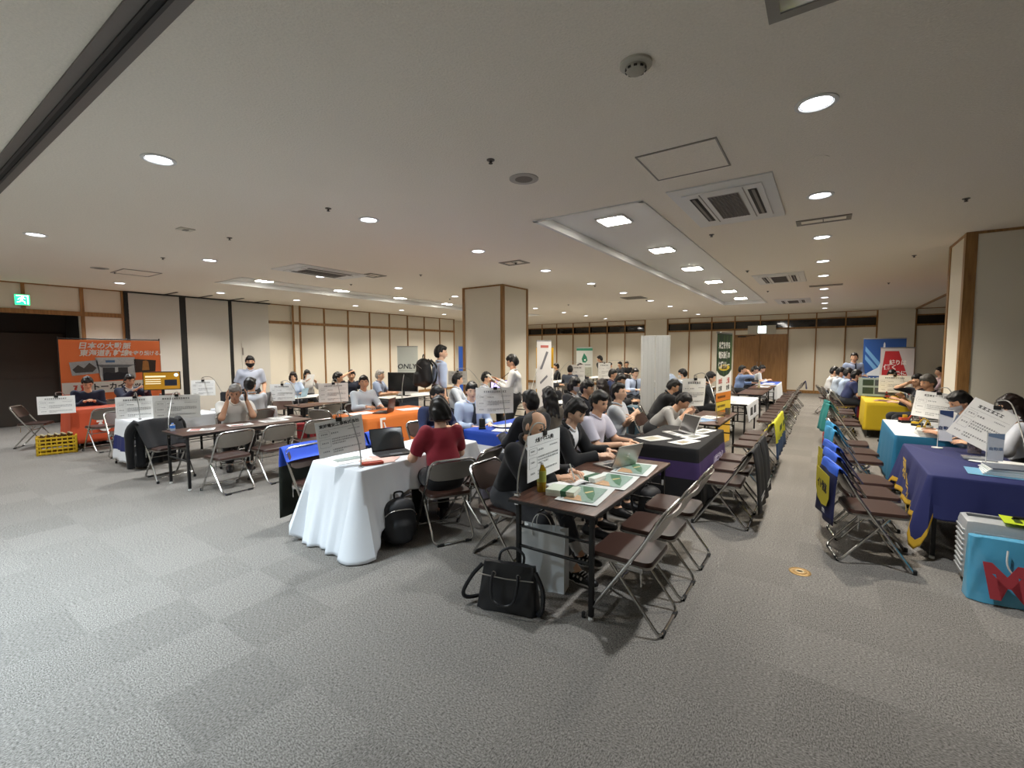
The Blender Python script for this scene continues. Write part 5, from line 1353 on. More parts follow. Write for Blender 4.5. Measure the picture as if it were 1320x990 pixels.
t = thing('carry_case', 'black hard case standing on the short white tablecloth', 'case', (-8.78, 4.0, .707), R(60)); MB().box((0, 0, .15), (.46, .18, .30), bev=.015).build('body', M('#15161a', .45), t); MB().tube([(-.06, 0, .30), (-.06, 0, .335), (.06, 0, .335), (.06, 0, .30)], .008, 6).build('handle', M_BLACK, t)
bottle('green tea bottle beside the black hard case', -8.52, 4.22, .707, .21, .034, '#7d9a3c', '#a9b86a')
t = thing('card_reader_box', 'clear box with red trim at the far end of the orange banner table', 'box', (-11.0, 3.75, .707), R(70)); MB().box((0, 0, .09), (.34, .2, .18), bev=.004).build('box', M('#c7aca6', .2, trans=.3), t); MB().box((0, -.102, .14), (.34, .004, .03)).build('trim_band', M('#b5402f', .5), t)
laptop('grey laptop seen from behind beside the man in the white shirt', -8.75, 4.40, .707, -50, 100, .36, .25, M('#85878a', .4, .5), '#15171a')
laptop('small pale blue tablet in front of the two seated women', -9.85, 5.85, .702, -60, 105, .27, .19, M('#a9cbe0', .4), '#9fc6dd')
# --- bags, crate, suitcase
def crate(label, x, y, rz):
    t = thing('crate', label, 'crate', (x, y, 0), R(rz)); L, W, H = .50, .36, .30; b = MB()
    b.box((0, 0, .008), (L - .03, W - .03, .016))
    for sx in (-1, 1):
        for k in range(5): b.box((sx * (L / 2 - .01), 0, .03 + .062 * k), (.02, W, .028), bev=.003)
        for sy in (-1, 1): b.box((sx * (L / 2 - .015), sy * (W / 2 - .015), H / 2), (.03, .03, H), bev=.004)
    for sy in (-1, 1):
        for k in range(5): b.box((0, sy * (W / 2 - .01), .03 + .062 * k), (L, .02, .028), bev=.003)
        for k in range(7): b.box((-L / 2 + .05 + k * (L - .1) / 6, sy * (W / 2 - .007), H / 2), (.014, .022, H))
    for sx in (-1, 1):
        for k in range(5): b.box((sx * (L / 2 - .007), -W / 2 + .05 + k * (W - .1) / 4, H / 2), (.022, .014, H))
    b.box((0, 0, H * .5), (L - .03, W - .03, .006))
    b.build('body', M('#c9a41c', .5, var=.05), t); return t
crate('yellow plastic crate packed with bottles on the carpet by the orange table', -10.88, 2.03, 78)
b = MB()
for i in range(5):
    for j in range(3):
        t = thing('bottle', 'brown capped bottle standing in the yellow crate', 'bottle', (-10.88 + .09 * (j - 1) + .0 , 2.03 + .085 * (i - 2), .155), 0, 'bottles in the yellow crate')
        MB().lathe([(.032, 0), (.033, .10), (.016, .15), (.014, .17)], 10).build('body', M('#4a3016', .2), t); MB().lathe([(.017, .165), (.017, .18), (.0001, .181)], 10).build('cap', M('#d2c7a2', .4), t)
def rucksack(label, x, y, rz, s=1.0, col='#131316', z=0):
    t = thing('rucksack', label, 'bag', (x, y, z), R(rz)); q = SDF(); q.cap((0, 0, .13 * s), (0, -.01, .34 * s), .12 * s, .105 * s, .05, 1.35, (1, 0, 0)).cap((0, -.11 * s, .10 * s), (0, -.10 * s, .20 * s), .06 * s, .055 * s, .03, 1.8, (1, 0, 0))
    V, F = q.mesh(.012, [((0, 0, .004), (0, 0, -1))], .004, 30, int(abs(x * 100))); b = MB(); add_np(b, V, F); b.build('body', M(col, .6, bump=.08, scale=200), t, ang=180)
    MB().tube([(-.04 * s, 0, .44 * s), (-.035 * s, .01, .49 * s), (.035 * s, .01, .49 * s), (.04 * s, 0, .44 * s)], .009, 8, smooth=3).build('grab_handle', M_BLACK, t)
    for sg in (-1, 1): MB().tube([(sg * .07 * s, .09 * s, .42 * s), (sg * .10 * s, .17 * s, .30 * s), (sg * .10 * s, .15 * s, .14 * s), (sg * .09 * s, .10 * s, .06 * s)], .016 * s, 6, smooth=4).build('shoulder_strap', M_BLACK, t)
    MB().tube([(-.14 * s, -.07 * s, .30 * s), (-.08 * s, -.125 * s, .36 * s), (.08 * s, -.125 * s, .36 * s), (.14 * s, -.07 * s, .30 * s)], .004, 5, smooth=3).build('zip', M_STEEL, t); return t
rucksack('black rucksack under the end of the white tablecloth, by the woman in red', -3.08, 2.72, 60, .95); rucksack('black rucksack leaning by the navy banded white tablecloth', -8.32, 2.45, 70, 1.0)
rucksack('dark rucksack on the carpet under the front table', -1.40, 4.45, 70, .85)
rucksack('black rucksack beside the folding chairs near the orange J tablecloth', -7.35, 4.95, 40, .9)
t = thing('briefcase', 'black leather briefcase on the carpet by the front table leg', 'bag', (-1.69, 2.42, 0), R(15))
q = SDF(); q.cap((-.13, 0, .06), (.13, 0, .06), .075, .075, .06).cap((-.13, .02, .24), (.13, .02, .24), .028, .028, .08)
def hullbag(w0, w1, d0, d1, h, lean=0, n=14, m=10, wob=.006, seed=0):
    r_ = random.Random(seed); b = MB()
    def fn(u, v):
        a = 2 * PI * u; w = w0 + (w1 - w0) * v; d = d0 + (d1 - d0) * v
        c, s_ = math.cos(a), math.sin(a); e = .35
        x = w / 2 * (abs(c) ** e) * (1 if c > 0 else -1); y = d / 2 * (abs(s_) ** e) * (1 if s_ > 0 else -1)
        f = math.sin(u * 40 + seed) * math.sin(v * 9 + seed) * wob
        return (x, y + lean * v + f * (1 if abs(s_) > .5 else .3), .004 + h * v)
    b.grid(fn, n * 4, m, closed=True); N = n * 4; b.f.append(list(range(N - 1, -1, -1))); b.m.append(0); b.f.append([(m - 1) * N + i for i in range(N)]); b.m.append(0)
    return b
M_LEATH = M('#17181c', .38, bump=.12, scale=220, var=.1, name='black_leather')
bd = hullbag(.42, .36, .15, .04, .29, .03, seed=2).build('body', M_LEATH, t, ang=60)
MB().tube([(-.19, -.058, .235), (0, -.062, .228), (.19, -.058, .235)], .004, 6).build('zip', M_STEEL, bd)
for yy, dz in ((-.052, -.12), (.05, .0)):
    MB().tube([(-.085, yy, .26), (-.09, yy - .03, .20), (-.075, yy - .055, .11), (-.03, yy - .06, .075), (.03, yy - .06, .075), (.075, yy - .055, .11), (.09, yy - .03, .20), (.085, yy, .26)] if yy < 0 else [(-.085, yy, .27), (-.08, yy + .03, .34), (0, yy + .05, .37), (.08, yy + .03, .34), (.085, yy, .27)], .0095, 8, smooth=4).build('handle', M_LEATH, t)
for sg in (-1, 1): MB().tube([(sg * .085 + .013 * math.cos(a), -.045, .245 + .013 * math.sin(a)) for a in [2 * PI * k / 12 for k in range(12)]], .0035, 6, closed=True).build('ring', M_STEEL, t)
MB().tube([(-.19, .01, .27), (-.25, -.02, .20), (-.30, -.06, .10), (-.29, -.03, .04), (-.22, .04, .03)], .014, 6, smooth=5).build('shoulder_strap', M_LEATH, t)
MB().tube([(.18, .02, .26), (.235, -.01, .17), (.25, -.05, .09), (.235, -.06, .03), (.20, -.02, .02)], .016, 6, smooth=5).build('shoulder_strap', M_LEATH, t)
# white paper carrier bag
t = thing('paper_bag', 'white paper carrier bag standing between the briefcase and the front table', 'bag', (-1.64, 2.80, 0), R(12)); b = MB(); W, D, H = .34, .13, .44
for (x0, y0), (x1, y1) in (((-1, -1), (1, -1)), ((1, 1), (-1, 1))): b.grid(lambda u, v, a=(x0, y0), c=(x1, y1): ((a[0] + (c[0] - a[0]) * u) * W / 2, (a[1] + (c[1] - a[1]) * u) * D / 2 * (1 - .25 * v) + .01 * math.sin(9 * u + 5 * v), H * v), 9, 8)
for sx in (1, -1): b.grid(lambda u, v, s=sx: (s * (W / 2 - .05 * v * math.sin(PI * u)), (2 * u - 1) * s * D / 2 * (1 - .25 * v), H * v), 9, 8)
b.box((0, 0, .003), (W * .98, D * .98, .004)); b.build('body', M('#dfe3e4', .45, bump=.15, scale=14, var=.03), t, ang=30)
for yy in (-.05, .05): MB().tube([(-.07, yy, H - .05), (-.07, yy, H + .04), (-.03, yy * 1.2, H + .11), (.03, yy * 1.2, H + .11), (.07, yy, H + .04), (.07, yy, H - .05)], .0035, 6, smooth=4).build('handle', M_WHITEPL, t)
# silver suitcase, blue carrier bag, lime leaflet
t = thing('suitcase', 'silver ribbed suitcase under the navy tablecloth edge', 'suitcase', (1.22, 4.60, 0)); body = M('#c9cbcb', .4, .45, name='suitcase_shell')
b = MB(); b.box((0, 0, .275), (.72, .26, .45), bev=.05)
for k in range(9): z = .11 + .038 * k; b.box((0, 0, z), (.732, .20, .016), bev=.006); b.box((0, 0, z), (.62, .268, .016), bev=.004)
sh = b.build('shell', body, t); MB().box((0, 0, .508), (.66, .03, .012), bev=.004).build('seam', M('#6d6f70', .4, .6), sh)
for sx in (-1, 1):
    for sy in (-1, 1): w = MB().tube([(sx * .30 - .012, sy * .08, .028), (sx * .30 + .012, sy * .08, .028)], .028, 14).build('wheel', M_RUBBER, t); MB().box((sx * .30, sy * .08, .052), (.05, .05, .03), bev=.006).build('wheel_fork', M_BLACK, w)
MB().tube([(-.1, -.0, .50), (-.09, 0, .53), (.09, 0, .53), (.1, 0, .50)], .010, 8).build('handle', M_BLACK, t)
t = thing('carrier_bag', 'blue glossy carrier bag with a red letter M leaning on the suitcase', 'bag', (1.10, 4.36, 0), R(4)); b = hullbag(.50, .47, .17, .07, .42, .03, seed=5, wob=.008); bag = b.build('body', M('#58abd0', .22, bump=.12, scale=9, var=.06, coat=.4, name='blue_film'), t, ang=60)
o = text('M', .31, M('#b8434c', .35, var=.05), bag, (-.05, -.108, .158), .04, shear=-.16, xs=.95); o.rotation_euler = (R(-9.5), 0, 0)
MB().tube([(-.06, -.045, .37), (-.065, -.066, .28), (-.03, -.079, .22), (.04, -.084, .205), (.09, -.075, .24), (.10, -.058, .32), (.10, -.045, .375)], .0055, 7, smooth=4).build('handle', M_WHITEPL, t)
sheet('lime yellow leaflet lying on top of the silver suitcase', 1.30, 4.55, .512, -4, .48, .20, M('#c0d329', .5), 'leaflet', 'leaflet', art=[('print', M('#3d4a12', .5), [rect(-.38 + .12 * k, -.30 + .12 * k, -.25, .3) for k in range(6)])])
t = thing('shopping_bag', 'red cloth shopping bag on the chair behind the small bare table', 'bag', (-7.62, 4.75, .02), R(60)); hullbag(.50, .52, .2, .18, .42, 0, seed=9).build('body', M('#8c1a22', .7, bump=.1), t, ang=60); MB().tube([(-.12, -.08, .40), (-.10, -.10, .50), (.10, -.10, .50), (.12, -.08, .40)], .010, 6, smooth=3).build('handle', M('#5a1218', .7), t)
t = thing('tote_bag', 'pale lilac carrier bag on the carpet behind the chairs of the woman in red', 'bag', (-3.2, 4.25, 0), R(50)); hullbag(.30, .32, .12, .08, .30, 0, seed=11).build('body', M('#b9b9cf', .6), t, ang=60); MB().tube([(-.06, 0, .29), (-.04, 0, .36), (.04, 0, .36), (.06, 0, .29)], .006, 6, smooth=3).build('handle', M_WHITEPL, t)
t = thing('storage_bin', 'tall blue-grey lidded bin beside the white screen', 'bin', (-3.02, 8.75, 0), R(10)); MB().box((0, 0, .30), (.36, .36, .60), bev=.02).build('body', M('#5f7f93', .5), t); MB().box((0, 0, .615), (.38, .38, .06), bev=.02).build('lid', M('#6d90a5', .5), t); MB().box((0, -.183, .45), (.30, .006, .03), bev=.002).build('lip', M('#4c6a7d', .5), t)
# --- standing banners
def big_orange():
    w, h = 1.66, 2.0; t = thing('backdrop_banner', 'large orange backdrop banner with white headline and photos by the lobby opening', 'banner', (-12.45, 3.27, 0), R(90))
    b = MB()
    for s_ in (-1, 1): b.tube([(s_ * w / 2, .02, 0), (s_ * w / 2, .02, h + .03)], .012, 8); b.tube([(s_ * w / 2, -.25, .015), (s_ * w / 2, .25, .015)], .012, 8)
    b.tube([(-w / 2, .02, h), (w / 2, .02, h)], .012, 8); b.build('frame', M_BLACK, t)
    b = MB(); b.grid(lambda u, v: ((u - .5) * w, .004 * math.sin(u * 21) * (1 - v) + .003 * math.sin(u * 50 + 2 * v), .10 + (h - .12) * v), 40, 8)
    s = b.build('banner_cloth', M('#fb8449', .65, bump=.05, scale=60, var=.04, name='banner_orange'), t); WH = M('#f0ece6', .6, var=0, name='white_print')
    text('日本の大動脈', .142, WH, s, (-w * .335, -.012, 1.855), .028, 'LEFT', .18); text('東海道新幹線', .142, WH, s, (-w * .325, -.012, 1.705), .028, 'LEFT', .18, xs=.93); text('を守り続ける。', .11, WH, s, (w * .145, -.012, 1.70), .028, 'LEFT', .12, xs=.86)
    flatshape('white_band', s, WH, [rect(-w / 2 + .005, w / 2 - .03, .89, 1.12)], -.011)
    omega(s, M('#c8432a', .6, var=0), -w * .345, -.014, .99, .075); text('トーカイテックス', .15, M_INK, s, (-w * .23, -.014, 1.005), .03, 'LEFT', 0, xs=.93)
    def ph(x0, x1, z0, z1, a, mats):
        for nm, c, polys in mats:
            o = flatshape(nm, s, M(c, .5, var=.25, scale=30), [[((x0 + (x1 - x0) * px), (z0 + (z1 - z0) * pz)) for px, pz in p] for p in polys], -.012 - .0012 * [m_[0] for m_ in mats].index(nm))
    ph(-.70, -.26, 1.27, 1.54, 0, [('photo', '#aeb2b6', [[(0, .95), (1, 1.1), (1.05, .1), (.08, -.05)]]), ('photo_dark', '#4b4644', [[(.1, .4), (.3, .75), (.5, .5), (.7, .9), (.95, .5), (.8, .2), (.2, .15)]])])
    ph(.34, .74, 1.27, 1.58, 0, [('photo_night', '#3a2a22', [[(0, 1), (1, .9), (.95, .1), (.02, .05)]]), ('photo_lamp', '#b57b3c', [[(.35, .2), (.4, .85), (.55, .9), (.65, .8), (.68, .2)]])])
    ph(-.30, .36, 1.125, 1.62, 0, [('photo_building', '#c3c6c8', [[(0, 1), (1, 1), (1, .1), (.12, .0)]]), ('photo_roof', '#6f747a', [[(0, .70), (1, .68), (.82, .58), (.15, .58)]]), ('photo_sign', '#51749c', [rect(.25, .48, .78, .88)]), ('photo_gate', '#3d3e42', [rect(.17, .47, .20, .57), rect(.55, .80, .20, .57)]), ('photo_crowd', '#20222c', [[(.17, .02), (.17, .30), (.25, .38), (.4, .33), (.55, .38), (.7, .33), (.8, .36), (.85, .05)]])])
big_orange()
t, s = rollup('banner', 'tall banner with green bamboo picture and orange stripes behind the walnut table', -1.47, 8.72, 82, .78, 2.02, M('#26382a', .5, bump=.0, scale=18, var=.5, name='bamboo_print'))
WH = M('#eeeeea', .6, var=0, name='white_print'); w = .78
flatshape('picture_stalk', s, M('#557a3c', .5, var=.4), [rect(x, x + .02, 1.25, 1.98) for x in (-.33, -.05, .12, .30, .35)])
o = flatshape('white_field', s, WH, [[(-w / 2, .98), (w / 2, .98), (w / 2, 1.38), (w * .3, 1.30), (0, 1.26), (-w * .3, 1.30), (-w / 2, 1.38)]], -.0032)
for i, (c, z) in enumerate((('#d9822b', .84), ('#e4c53a', .68), ('#d9822b', .52), ('#e4b53a', .08))): flatshape('stripe', s, M(c, .6, var=.03), [rect(-w / 2, w / 2, z, .49 if i == 3 else z + .15)], -.0034); flatshape('stripe_text', s, M('#3a2a14', .6), [rect(-.30 + .05 * k, -.265 + .05 * k, z + .055, z + .095) for k in range(8)], -.0046)
for i, tt in enumerate(('未来を守る', '電気設備の', '保護リレー')): text(tt, .125, WH, s, (-.02, -.005, 1.80 - .17 * i), .02, xs=.95)
flatshape('pill', s, M('#d8b93a', .6), [circ(0, 1.42, .28, .055)], -.0036); text('株式会社', .07, M_INK, s, (0, -.006, 1.42), .02)
for x, tt in ((-.2, '100年'), (.2, '上場')): text(tt, .12, M('#b8453a', .6, var=0), s, (x, -.005, 1.18), .02, xs=.7); text('企業', .09, M_INK, s, (x, -.005, 1.06), .02)
t, s = rollup('banner', 'pale roll-up banner reading ONLY! near the partition side', -10.35, 9.6, 42, .60, 1.88, M('#c3cac6', .5, var=.05, name='only_sheet'))
text('ONLY!', .205, M('#20252e', .6, var=0), s, (0, -.004, 1.28), .02, shear=.12); flatshape('rule', s, M_GREYINK, [rect(-.27, .27, 1.16, 1.165), rect(-.24, .2, 1.06, 1.10)]); flatshape('dark_field', s, M('#2b3440', .6), [rect(-.30, .30, .08, .98)]); flatshape('pale_field', s, M('#cfd2d4', .6), [rect(-.30, .30, .40, .85)], -.0032)
t, s = rollup('banner', 'bright blue roll-up banner half hidden by the wood-trimmed column', -10.42, 12.6, 45, .80, 1.92, M('#2f62c8', .5, var=.08, scale=6, name='blue_sheet'))
for k, tt in enumerate(('PP', 'PV', 'PV')): text(tt, .16, WH, s, (-.18, -.004, 1.12 - .17 * k), .02)
t, s = rollup('banner', 'yellow roll-up banner with orange panel before the far wall', -8.35, 14.3, 32, .62, 1.88, M('#d9a81c', .5, var=.05, name='yellow_sheet'))
flatshape('orange_panel', s, M('#c9682a', .6), [circ(.05, .90, .22, .30)]); [flatshape('print', s, M('#f0d8b8', .6, var=0), [rect(-.10 + .09 * k, -.04 + .09 * k, .72 + .08 * j, .78 + .08 * j) for k in range(3) for j in range(5)], -.0034)]; flatshape('figure', s, M('#7a8a70', .6), [circ(-.10, 1.32, .07)])
t, s = rollup('banner', 'narrow white roll-up banner with grey brush strokes beside the column', -5.45, 9.3, 64, .40, 1.96, M('#d6d4d2', .5, var=.03, name='white_sheet'))
flatshape('stroke', s, M('#6b6a70', .6), [[(-.12, 1.30), (-.06, 1.30), (.12, 1.70), (.06, 1.72)], [(-.1, .95), (.1, 1.12), (.08, 1.17), (-.12, 1.0)], [(-.05, .62), (.1, .72), (.08, .77), (-.08, .68)], [(-.12, .36), (.08, .44), (.08, .48), (-.12, .41)]]); flatshape('mark', s, M('#b5625a', .6), [rect(-.1, .12, 1.80, 1.86)])
t, s = rollup('banner', 'small white roll-up banner with green header and green drop emblem', -8.55, 18.0, 25, .68, 1.90, M('#cfd3cf', .5, var=.03, name='white_sheet2'))
flatshape('header', s, M('#2f8a6c', .6), [rect(-.34, .34, 1.76, 1.86)]); flatshape('emblem', s, M('#2f7d62', .6), [[(-.02, 1.66), (-.12, 1.40), (-.08, 1.26), (.04, 1.24), (.13, 1.34), (.10, 1.48)]]); flatshape('emblem_eye', s, WH, [circ(.02, 1.36, .035)], -.0034); flatshape('print', s, M_GREYINK, [rect(-.26, .26, 1.14, 1.17)]); flatshape('picture', s, M('#a9ab9c', .6, var=.4, scale=12), [rect(-.30, .30, .5, 1.05)])
t, s = rollup('banner', 'blue roll-up banner with white tower picture behind the red table', 1.365, 17.0, -4, .96, 2.06, M('#27549c', .5, var=.12, scale=3, name='tower_blue'))
flatshape('light_stripe', s, M('#6fa6d8', .6), [[(-.43, 1.84), (-.43, 1.70), (-.10, 1.22), (-.02, 1.28)], [(-.43, 1.60), (-.43, 1.46), (-.22, 1.16), (-.14, 1.22)]]); flatshape('tower', s, M('#dfe6ee', .6, var=.1), [[(-.035, 1.45), (-.02, 1.90), (.0, 1.96), (.02, 1.90), (.035, 1.45), (.13, 1.22), (.32, 1.10), (.43, 1.06), (.43, .98), (-.43, .98), (-.36, 1.06), (-.13, 1.22)]], -.0034)
text('MOHI', .16, WH, s, (-.10, -.0045, .87), .025, xs=1.1); flatshape('print', s, WH, [rect(-.30, .0, .70, .72), rect(.05, .3, .55, .66)])
t, s = rollup('banner', 'white roll-up banner with red slanted field and white characters', 1.475, 15.1, -4, .66, 1.78, M('#d3d3d3', .5, var=.03, name='white_sheet3'))
flatshape('red_field', s, M('#bb2b33', .6), [[(-.24, 1.70), (.03, 1.70), (.28, .85), (.28, .6), (-.29, .6), (-.29, 1.2)]]); text('働く', .14, WH, s, (-.12, -.0045, 1.28), .03); text('誇りは', .14, WH, s, (.02, -.0045, 1.40), .03, xs=.8); text('ここに', .12, WH, s, (.02, -.0045, 1.14), .03)
t = thing('folding_screen', 'tall plain white two-leaf screen standing behind the black cloth table', 'screen', (-2.60, 8.45, 0))
for s_ in (-1, 1):
    lf = MB().box((s_ * .135, .02 + s_ * .0, 1.08), (.26, .018, 1.84), bev=.003).build('leaf', M('#d5d7d5', .7, var=.03, name='screen_white'), t)
    for k in range(3): MB().box((s_ * .135 - .08 + .08 * k, .0095, 1.08), (.004, .002, 1.80)).build('crease', M('#b9bcb9', .7), lf)
    MB().box((s_ * .135, .02, .012), (.16, .34, .024), bev=.006).build('foot', M_STEEL, t); MB().tube([(s_ * .135, .03, .02), (s_ * .135, .03, .3)], .010).build('post', M_STEEL, t)
# ------------------------------------------------------------------ chairs and their covers
def cover(label, x, y, rz, top, low, split=.66, z1=.34, front=.60, emblem=None, flare=.02, seed=0, group='chair covers'):
    """fabric sleeve pulled over a chair back, hanging down behind it"""
    path = [(-.118, front), (-.165, .66), (-.226, .765), (-.252, .787), (-.276, .777), (-.288, .71), (-.292 - flare * .4, .58), (-.292 - flare, z1)]
    P = smooth_path([Vector((0, a, b_)) for a, b_ in path], 4); n = len(P); r_ = random.Random(seed); f0 = r_.uniform(0, 6)
    b = MB()
    def fn(u, v):
        k = v * (n - 1); i = min(n - 2, int(k)); p = P[i].lerp(P[i + 1], k - i); w = .232 + .01 * v
        return ((u - .5) * 2 * w, p.y + (.012 * math.sin(u * 9 + f0) * max(0, v - .5) * 2 if v > .5 else 0) - .02 * (1 - (2 * u - 1) ** 2) * (1 if v < .5 else .3), p.z - .018 * abs(2 * u - 1) ** 4 * math.sin(PI * min(1, v * 1.6)))
    zs = lambda v: P[int(v * (n - 1))].z
    b.grid(fn, 13, n, mat=lambda u, v: 0 if (zs(v) > split) else 1)
    o = b.build('chair_cover', [top, low], None, ang=80); o.location = (x, y, 0); o.rotation_euler = (0, 0, R(rz)); tag(o, label, 'chair cover', group)
    sm = o.modifiers.new('s', 'SOLIDIFY'); sm.thickness = .004; sm.offset = 1
    if emblem: emblem(o, -.312 - flare * .7)
    return o
M_RB = M('#2f5fd0', .7, bump=.05, scale=200, var=.04, name='blue_cover'); M_NV = M('#191f4c', .7, bump=.05, scale=200, name='navy_cover'); M_YL = M('#c4b52c', .7, var=.05, name='yellow_print')
# right row, seen from behind
for i, y in enumerate((4.68, 5.17, 5.66)):
    w = ('nearest', 'second', 'third')[i]
    chair('folding chair under the %s navy cover with yellow disc' % w, .33, y, -78)
    def em(o, y0):
        f = flatshape('yellow_disc', o, M_YL, [[(-.215, .70), (.215, .70), (.215, .52), (.15, .44), (0, .415), (-.15, .44), (-.215, .52)]], y0 - .003, .002)
        text('イト物流', .085, M_INK, f, (0, y0 - .005, .575), .03, xs=.9); text('LTD.', .04, WH, f, (.08, y0 - .005, .385), .02)
    cover('%s navy chair cover with yellow disc and blue top, navy table side' % w, .33, y, -78, M_RB, M_NV, .715, .31, emblem=em, seed=i)
M_LB = M('#2f8fc4', .7, bump=.05, scale=200, var=.04, name='light_blue_cover')
for i, y in enumerate((6.72, 7.22)):
    w = ('nearer', 'farther')[i]
    chair('folding chair under the %s light blue cover, facing the teal table' % w, .34, y, -80)
    cover('%s light blue chair cover with red mark, teal table side' % w, .34, y, -80, M_LB, M_LB, .6, .36, emblem=lambda o, y0: (flatshape('red_mark', o, M('#b8353f', .6), [circ(-.08, .60, .05), circ(-.04, .53, .04)], y0 - .003, .002), flatshape('print', o, WH, [rect(-.12, .14, .44, .46)], y0 - .004, .002)), seed=10 + i)
chair('uncovered folding chair between the light blue covers and the teal table end', .30, 7.85, -90)
M_TG = M('#2b8a88', .7, bump=.05, scale=200, var=.04, name='teal_cover')
for i, y in enumerate((9.85, 10.4)):
    w = ('nearer', 'farther')[i]
    chair('folding chair under the %s sea green cover on the aisle' % w, .30, y, -80)
    cover('%s sea green chair cover on the aisle before the yellow table' % w, .30, y, -80, M_TG, M_TG, .6, .30, flare=.06, seed=20 + i)
chair('uncovered folding chair nearest the yellow tablecloth', .30, 11.6, -90); chair('uncovered folding chair second along the yellow tablecloth', .30, 12.15, -90)
for i, y in (): chair('folding chair under the %s seated visitor by the blue tower banner' % ('nearest', 'second', 'third', 'farthest')[i], .38, y, -90)
cover('white cloth over an aisle chair back before the seated visitors', .38, 13.2, -90, M('#d5d8d8', .7), M('#d5d8d8', .7), .6, .62, seed=31)
# middle row, aisle side
for i, y in enumerate((2.82, 3.31, 3.85)): chair('empty folding chair on the aisle side of the front table, %s' % ('nearest the camera', 'middle one', 'third one')[i], -.985, y, 90)
M_BC = M('#151416', .7, bump=.08, scale=200, var=.1, name='black_cover')
for i, y in enumerate((4.92, 5.45, 5.98)):
    chair('folding chair beside the black cloth table, %s' % ('under the nearer black cover', 'under the farther black cover', 'without a cover')[i], -.80, y, 90)
    if i < 2: cover('%s long black chair cover with white lines of print on the aisle' % ('nearer', 'farther')[i], -.80, y, 90, M_BC, M_BC, .6, .20, flare=.05, seed=40 + i, emblem=lambda o, y0: flatshape('print', o, M('#b5b3b0', .6), [rect(-.14, .12, .33, .345), rect(-.14, .08, .30, .312)], y0 - .003, .002))
for i, y in enumerate((6.98, 7.48, 7.98)):
    w = ('nearest', 'middle', 'farthest')[i]
    chair('folding chair with the %s yellow and blue back cover on the aisle' % w, -.80, y, 90)
    cover('%s yellow and blue chair cover with dark print on the aisle' % w, -.80, y, 90, M('#d6d02c', .7, var=.05, name='lime_cover'), M('#2e4668', .7, var=.08, name='slate_cover'), .56, .30, flare=.03, seed=50 + i, emblem=lambda o, y0: flatshape('print', o, M('#51601e', .6), [rect(-.16 + .07 * k, -.11 + .07 * k, .66, .74) for k in range(5)], y0 - .003, .002))
for i, y in enumerate((9.6, 10.1, 10.6, 11.1, 11.7, 12.2, 12.75, 13.5, 14.0, 14.6, 15.2, 16.1)):
    chair('uncovered folding chair along the aisle beyond the yellow covers, %s from the camera' % ORD[i], -.80 - .01 * (i % 3), y, 90 + (i * 7 % 5 - 2))
chair('folding chair with dark blue back last on the aisle by the wooden door', -.78, 16.8, 90); cover('dark blue chair cover last on the aisle by the wooden door', -.78, 16.8, 90, M_NV, M_NV, .6, .55, seed=60)
# exhibitor chairs, middle row
pass
pass
pass
pass
chair('empty folding chair draped with a dark jacket before the white screen', -2.58, 6.5, -75)
pass
chair('folding chair behind the tall green banner', -2.1, 9.0, -80)
for y, w in () and ((10.2, 'the dark haired person behind the green banner'), (12.6, 'the man in the blue shirt'), (14.3, 'the man in the dark vest'), (15.9, 'the person in white near the wooden door')): chair('folding chair of %s' % w, -2.1, y, -90)
# white cloth row
pass; chair('empty folding chair next to the woman in the red top', -2.92, 3.56, 95)
pass; pass
for i, y in enumerate((2.62, 3.12, 3.62)):
    w = ('nearest', 'middle', 'farthest')[i]
    chair('folding chair under the %s blue topped cover behind the white tablecloth' % w, -4.12, y, -90)
    cover('%s dark green chair cover with bright blue top behind the white tablecloth' % w, -4.12, y, -90, M('#2f55c8', .7, bump=.05, scale=200, name='blue_cover2'), M('#24281f', .7, bump=.05, scale=200, name='dark_green_cover'), .62, .06, flare=.03, front=.66, seed=70 + i)
# phone man row
for i, y in enumerate((2.66, 3.22, 3.80)): chair('empty folding chair on the aisle side of the phone man table, %s' % ('nearest the camera', 'middle one', 'farthest one')[i], -6.10, y, 92 - 3 * i)
chair('folding chair carrying the black jacket at the phone man table', -7.40, 2.46, -88); pass
chair('empty folding chair beyond the phone man table, before the orange cloth', -6.95, 4.62, 20)
pass; chair('empty folding chair at the small bare table, back to the camera', -7.72, 5.05, 95)
chair('folding chair behind the grey notice at the small bare table', -8.85, 5.0, -90)
pass; chair('folding chair near the navy banded white tablecloth', -9.3, 2.55, -90)
for y, w in ((2.55, 'nearest the crate at the orange table'), (3.25, 'behind the white notices at the orange table')): chair('empty folding chair ' + w, -10.45, y, 95)
chair('empty folding chair at the end of the orange table by the lobby opening', -11.95, 1.95, -30)
pass; pass
for y, w in () and ((5.75, 'first'), (6.35, 'second')): chair('folding chair of the %s seated woman by the partition wall' % w, -10.75, y, -90)
pass
# navy table exhibitor side
pass; pass; pass
pass
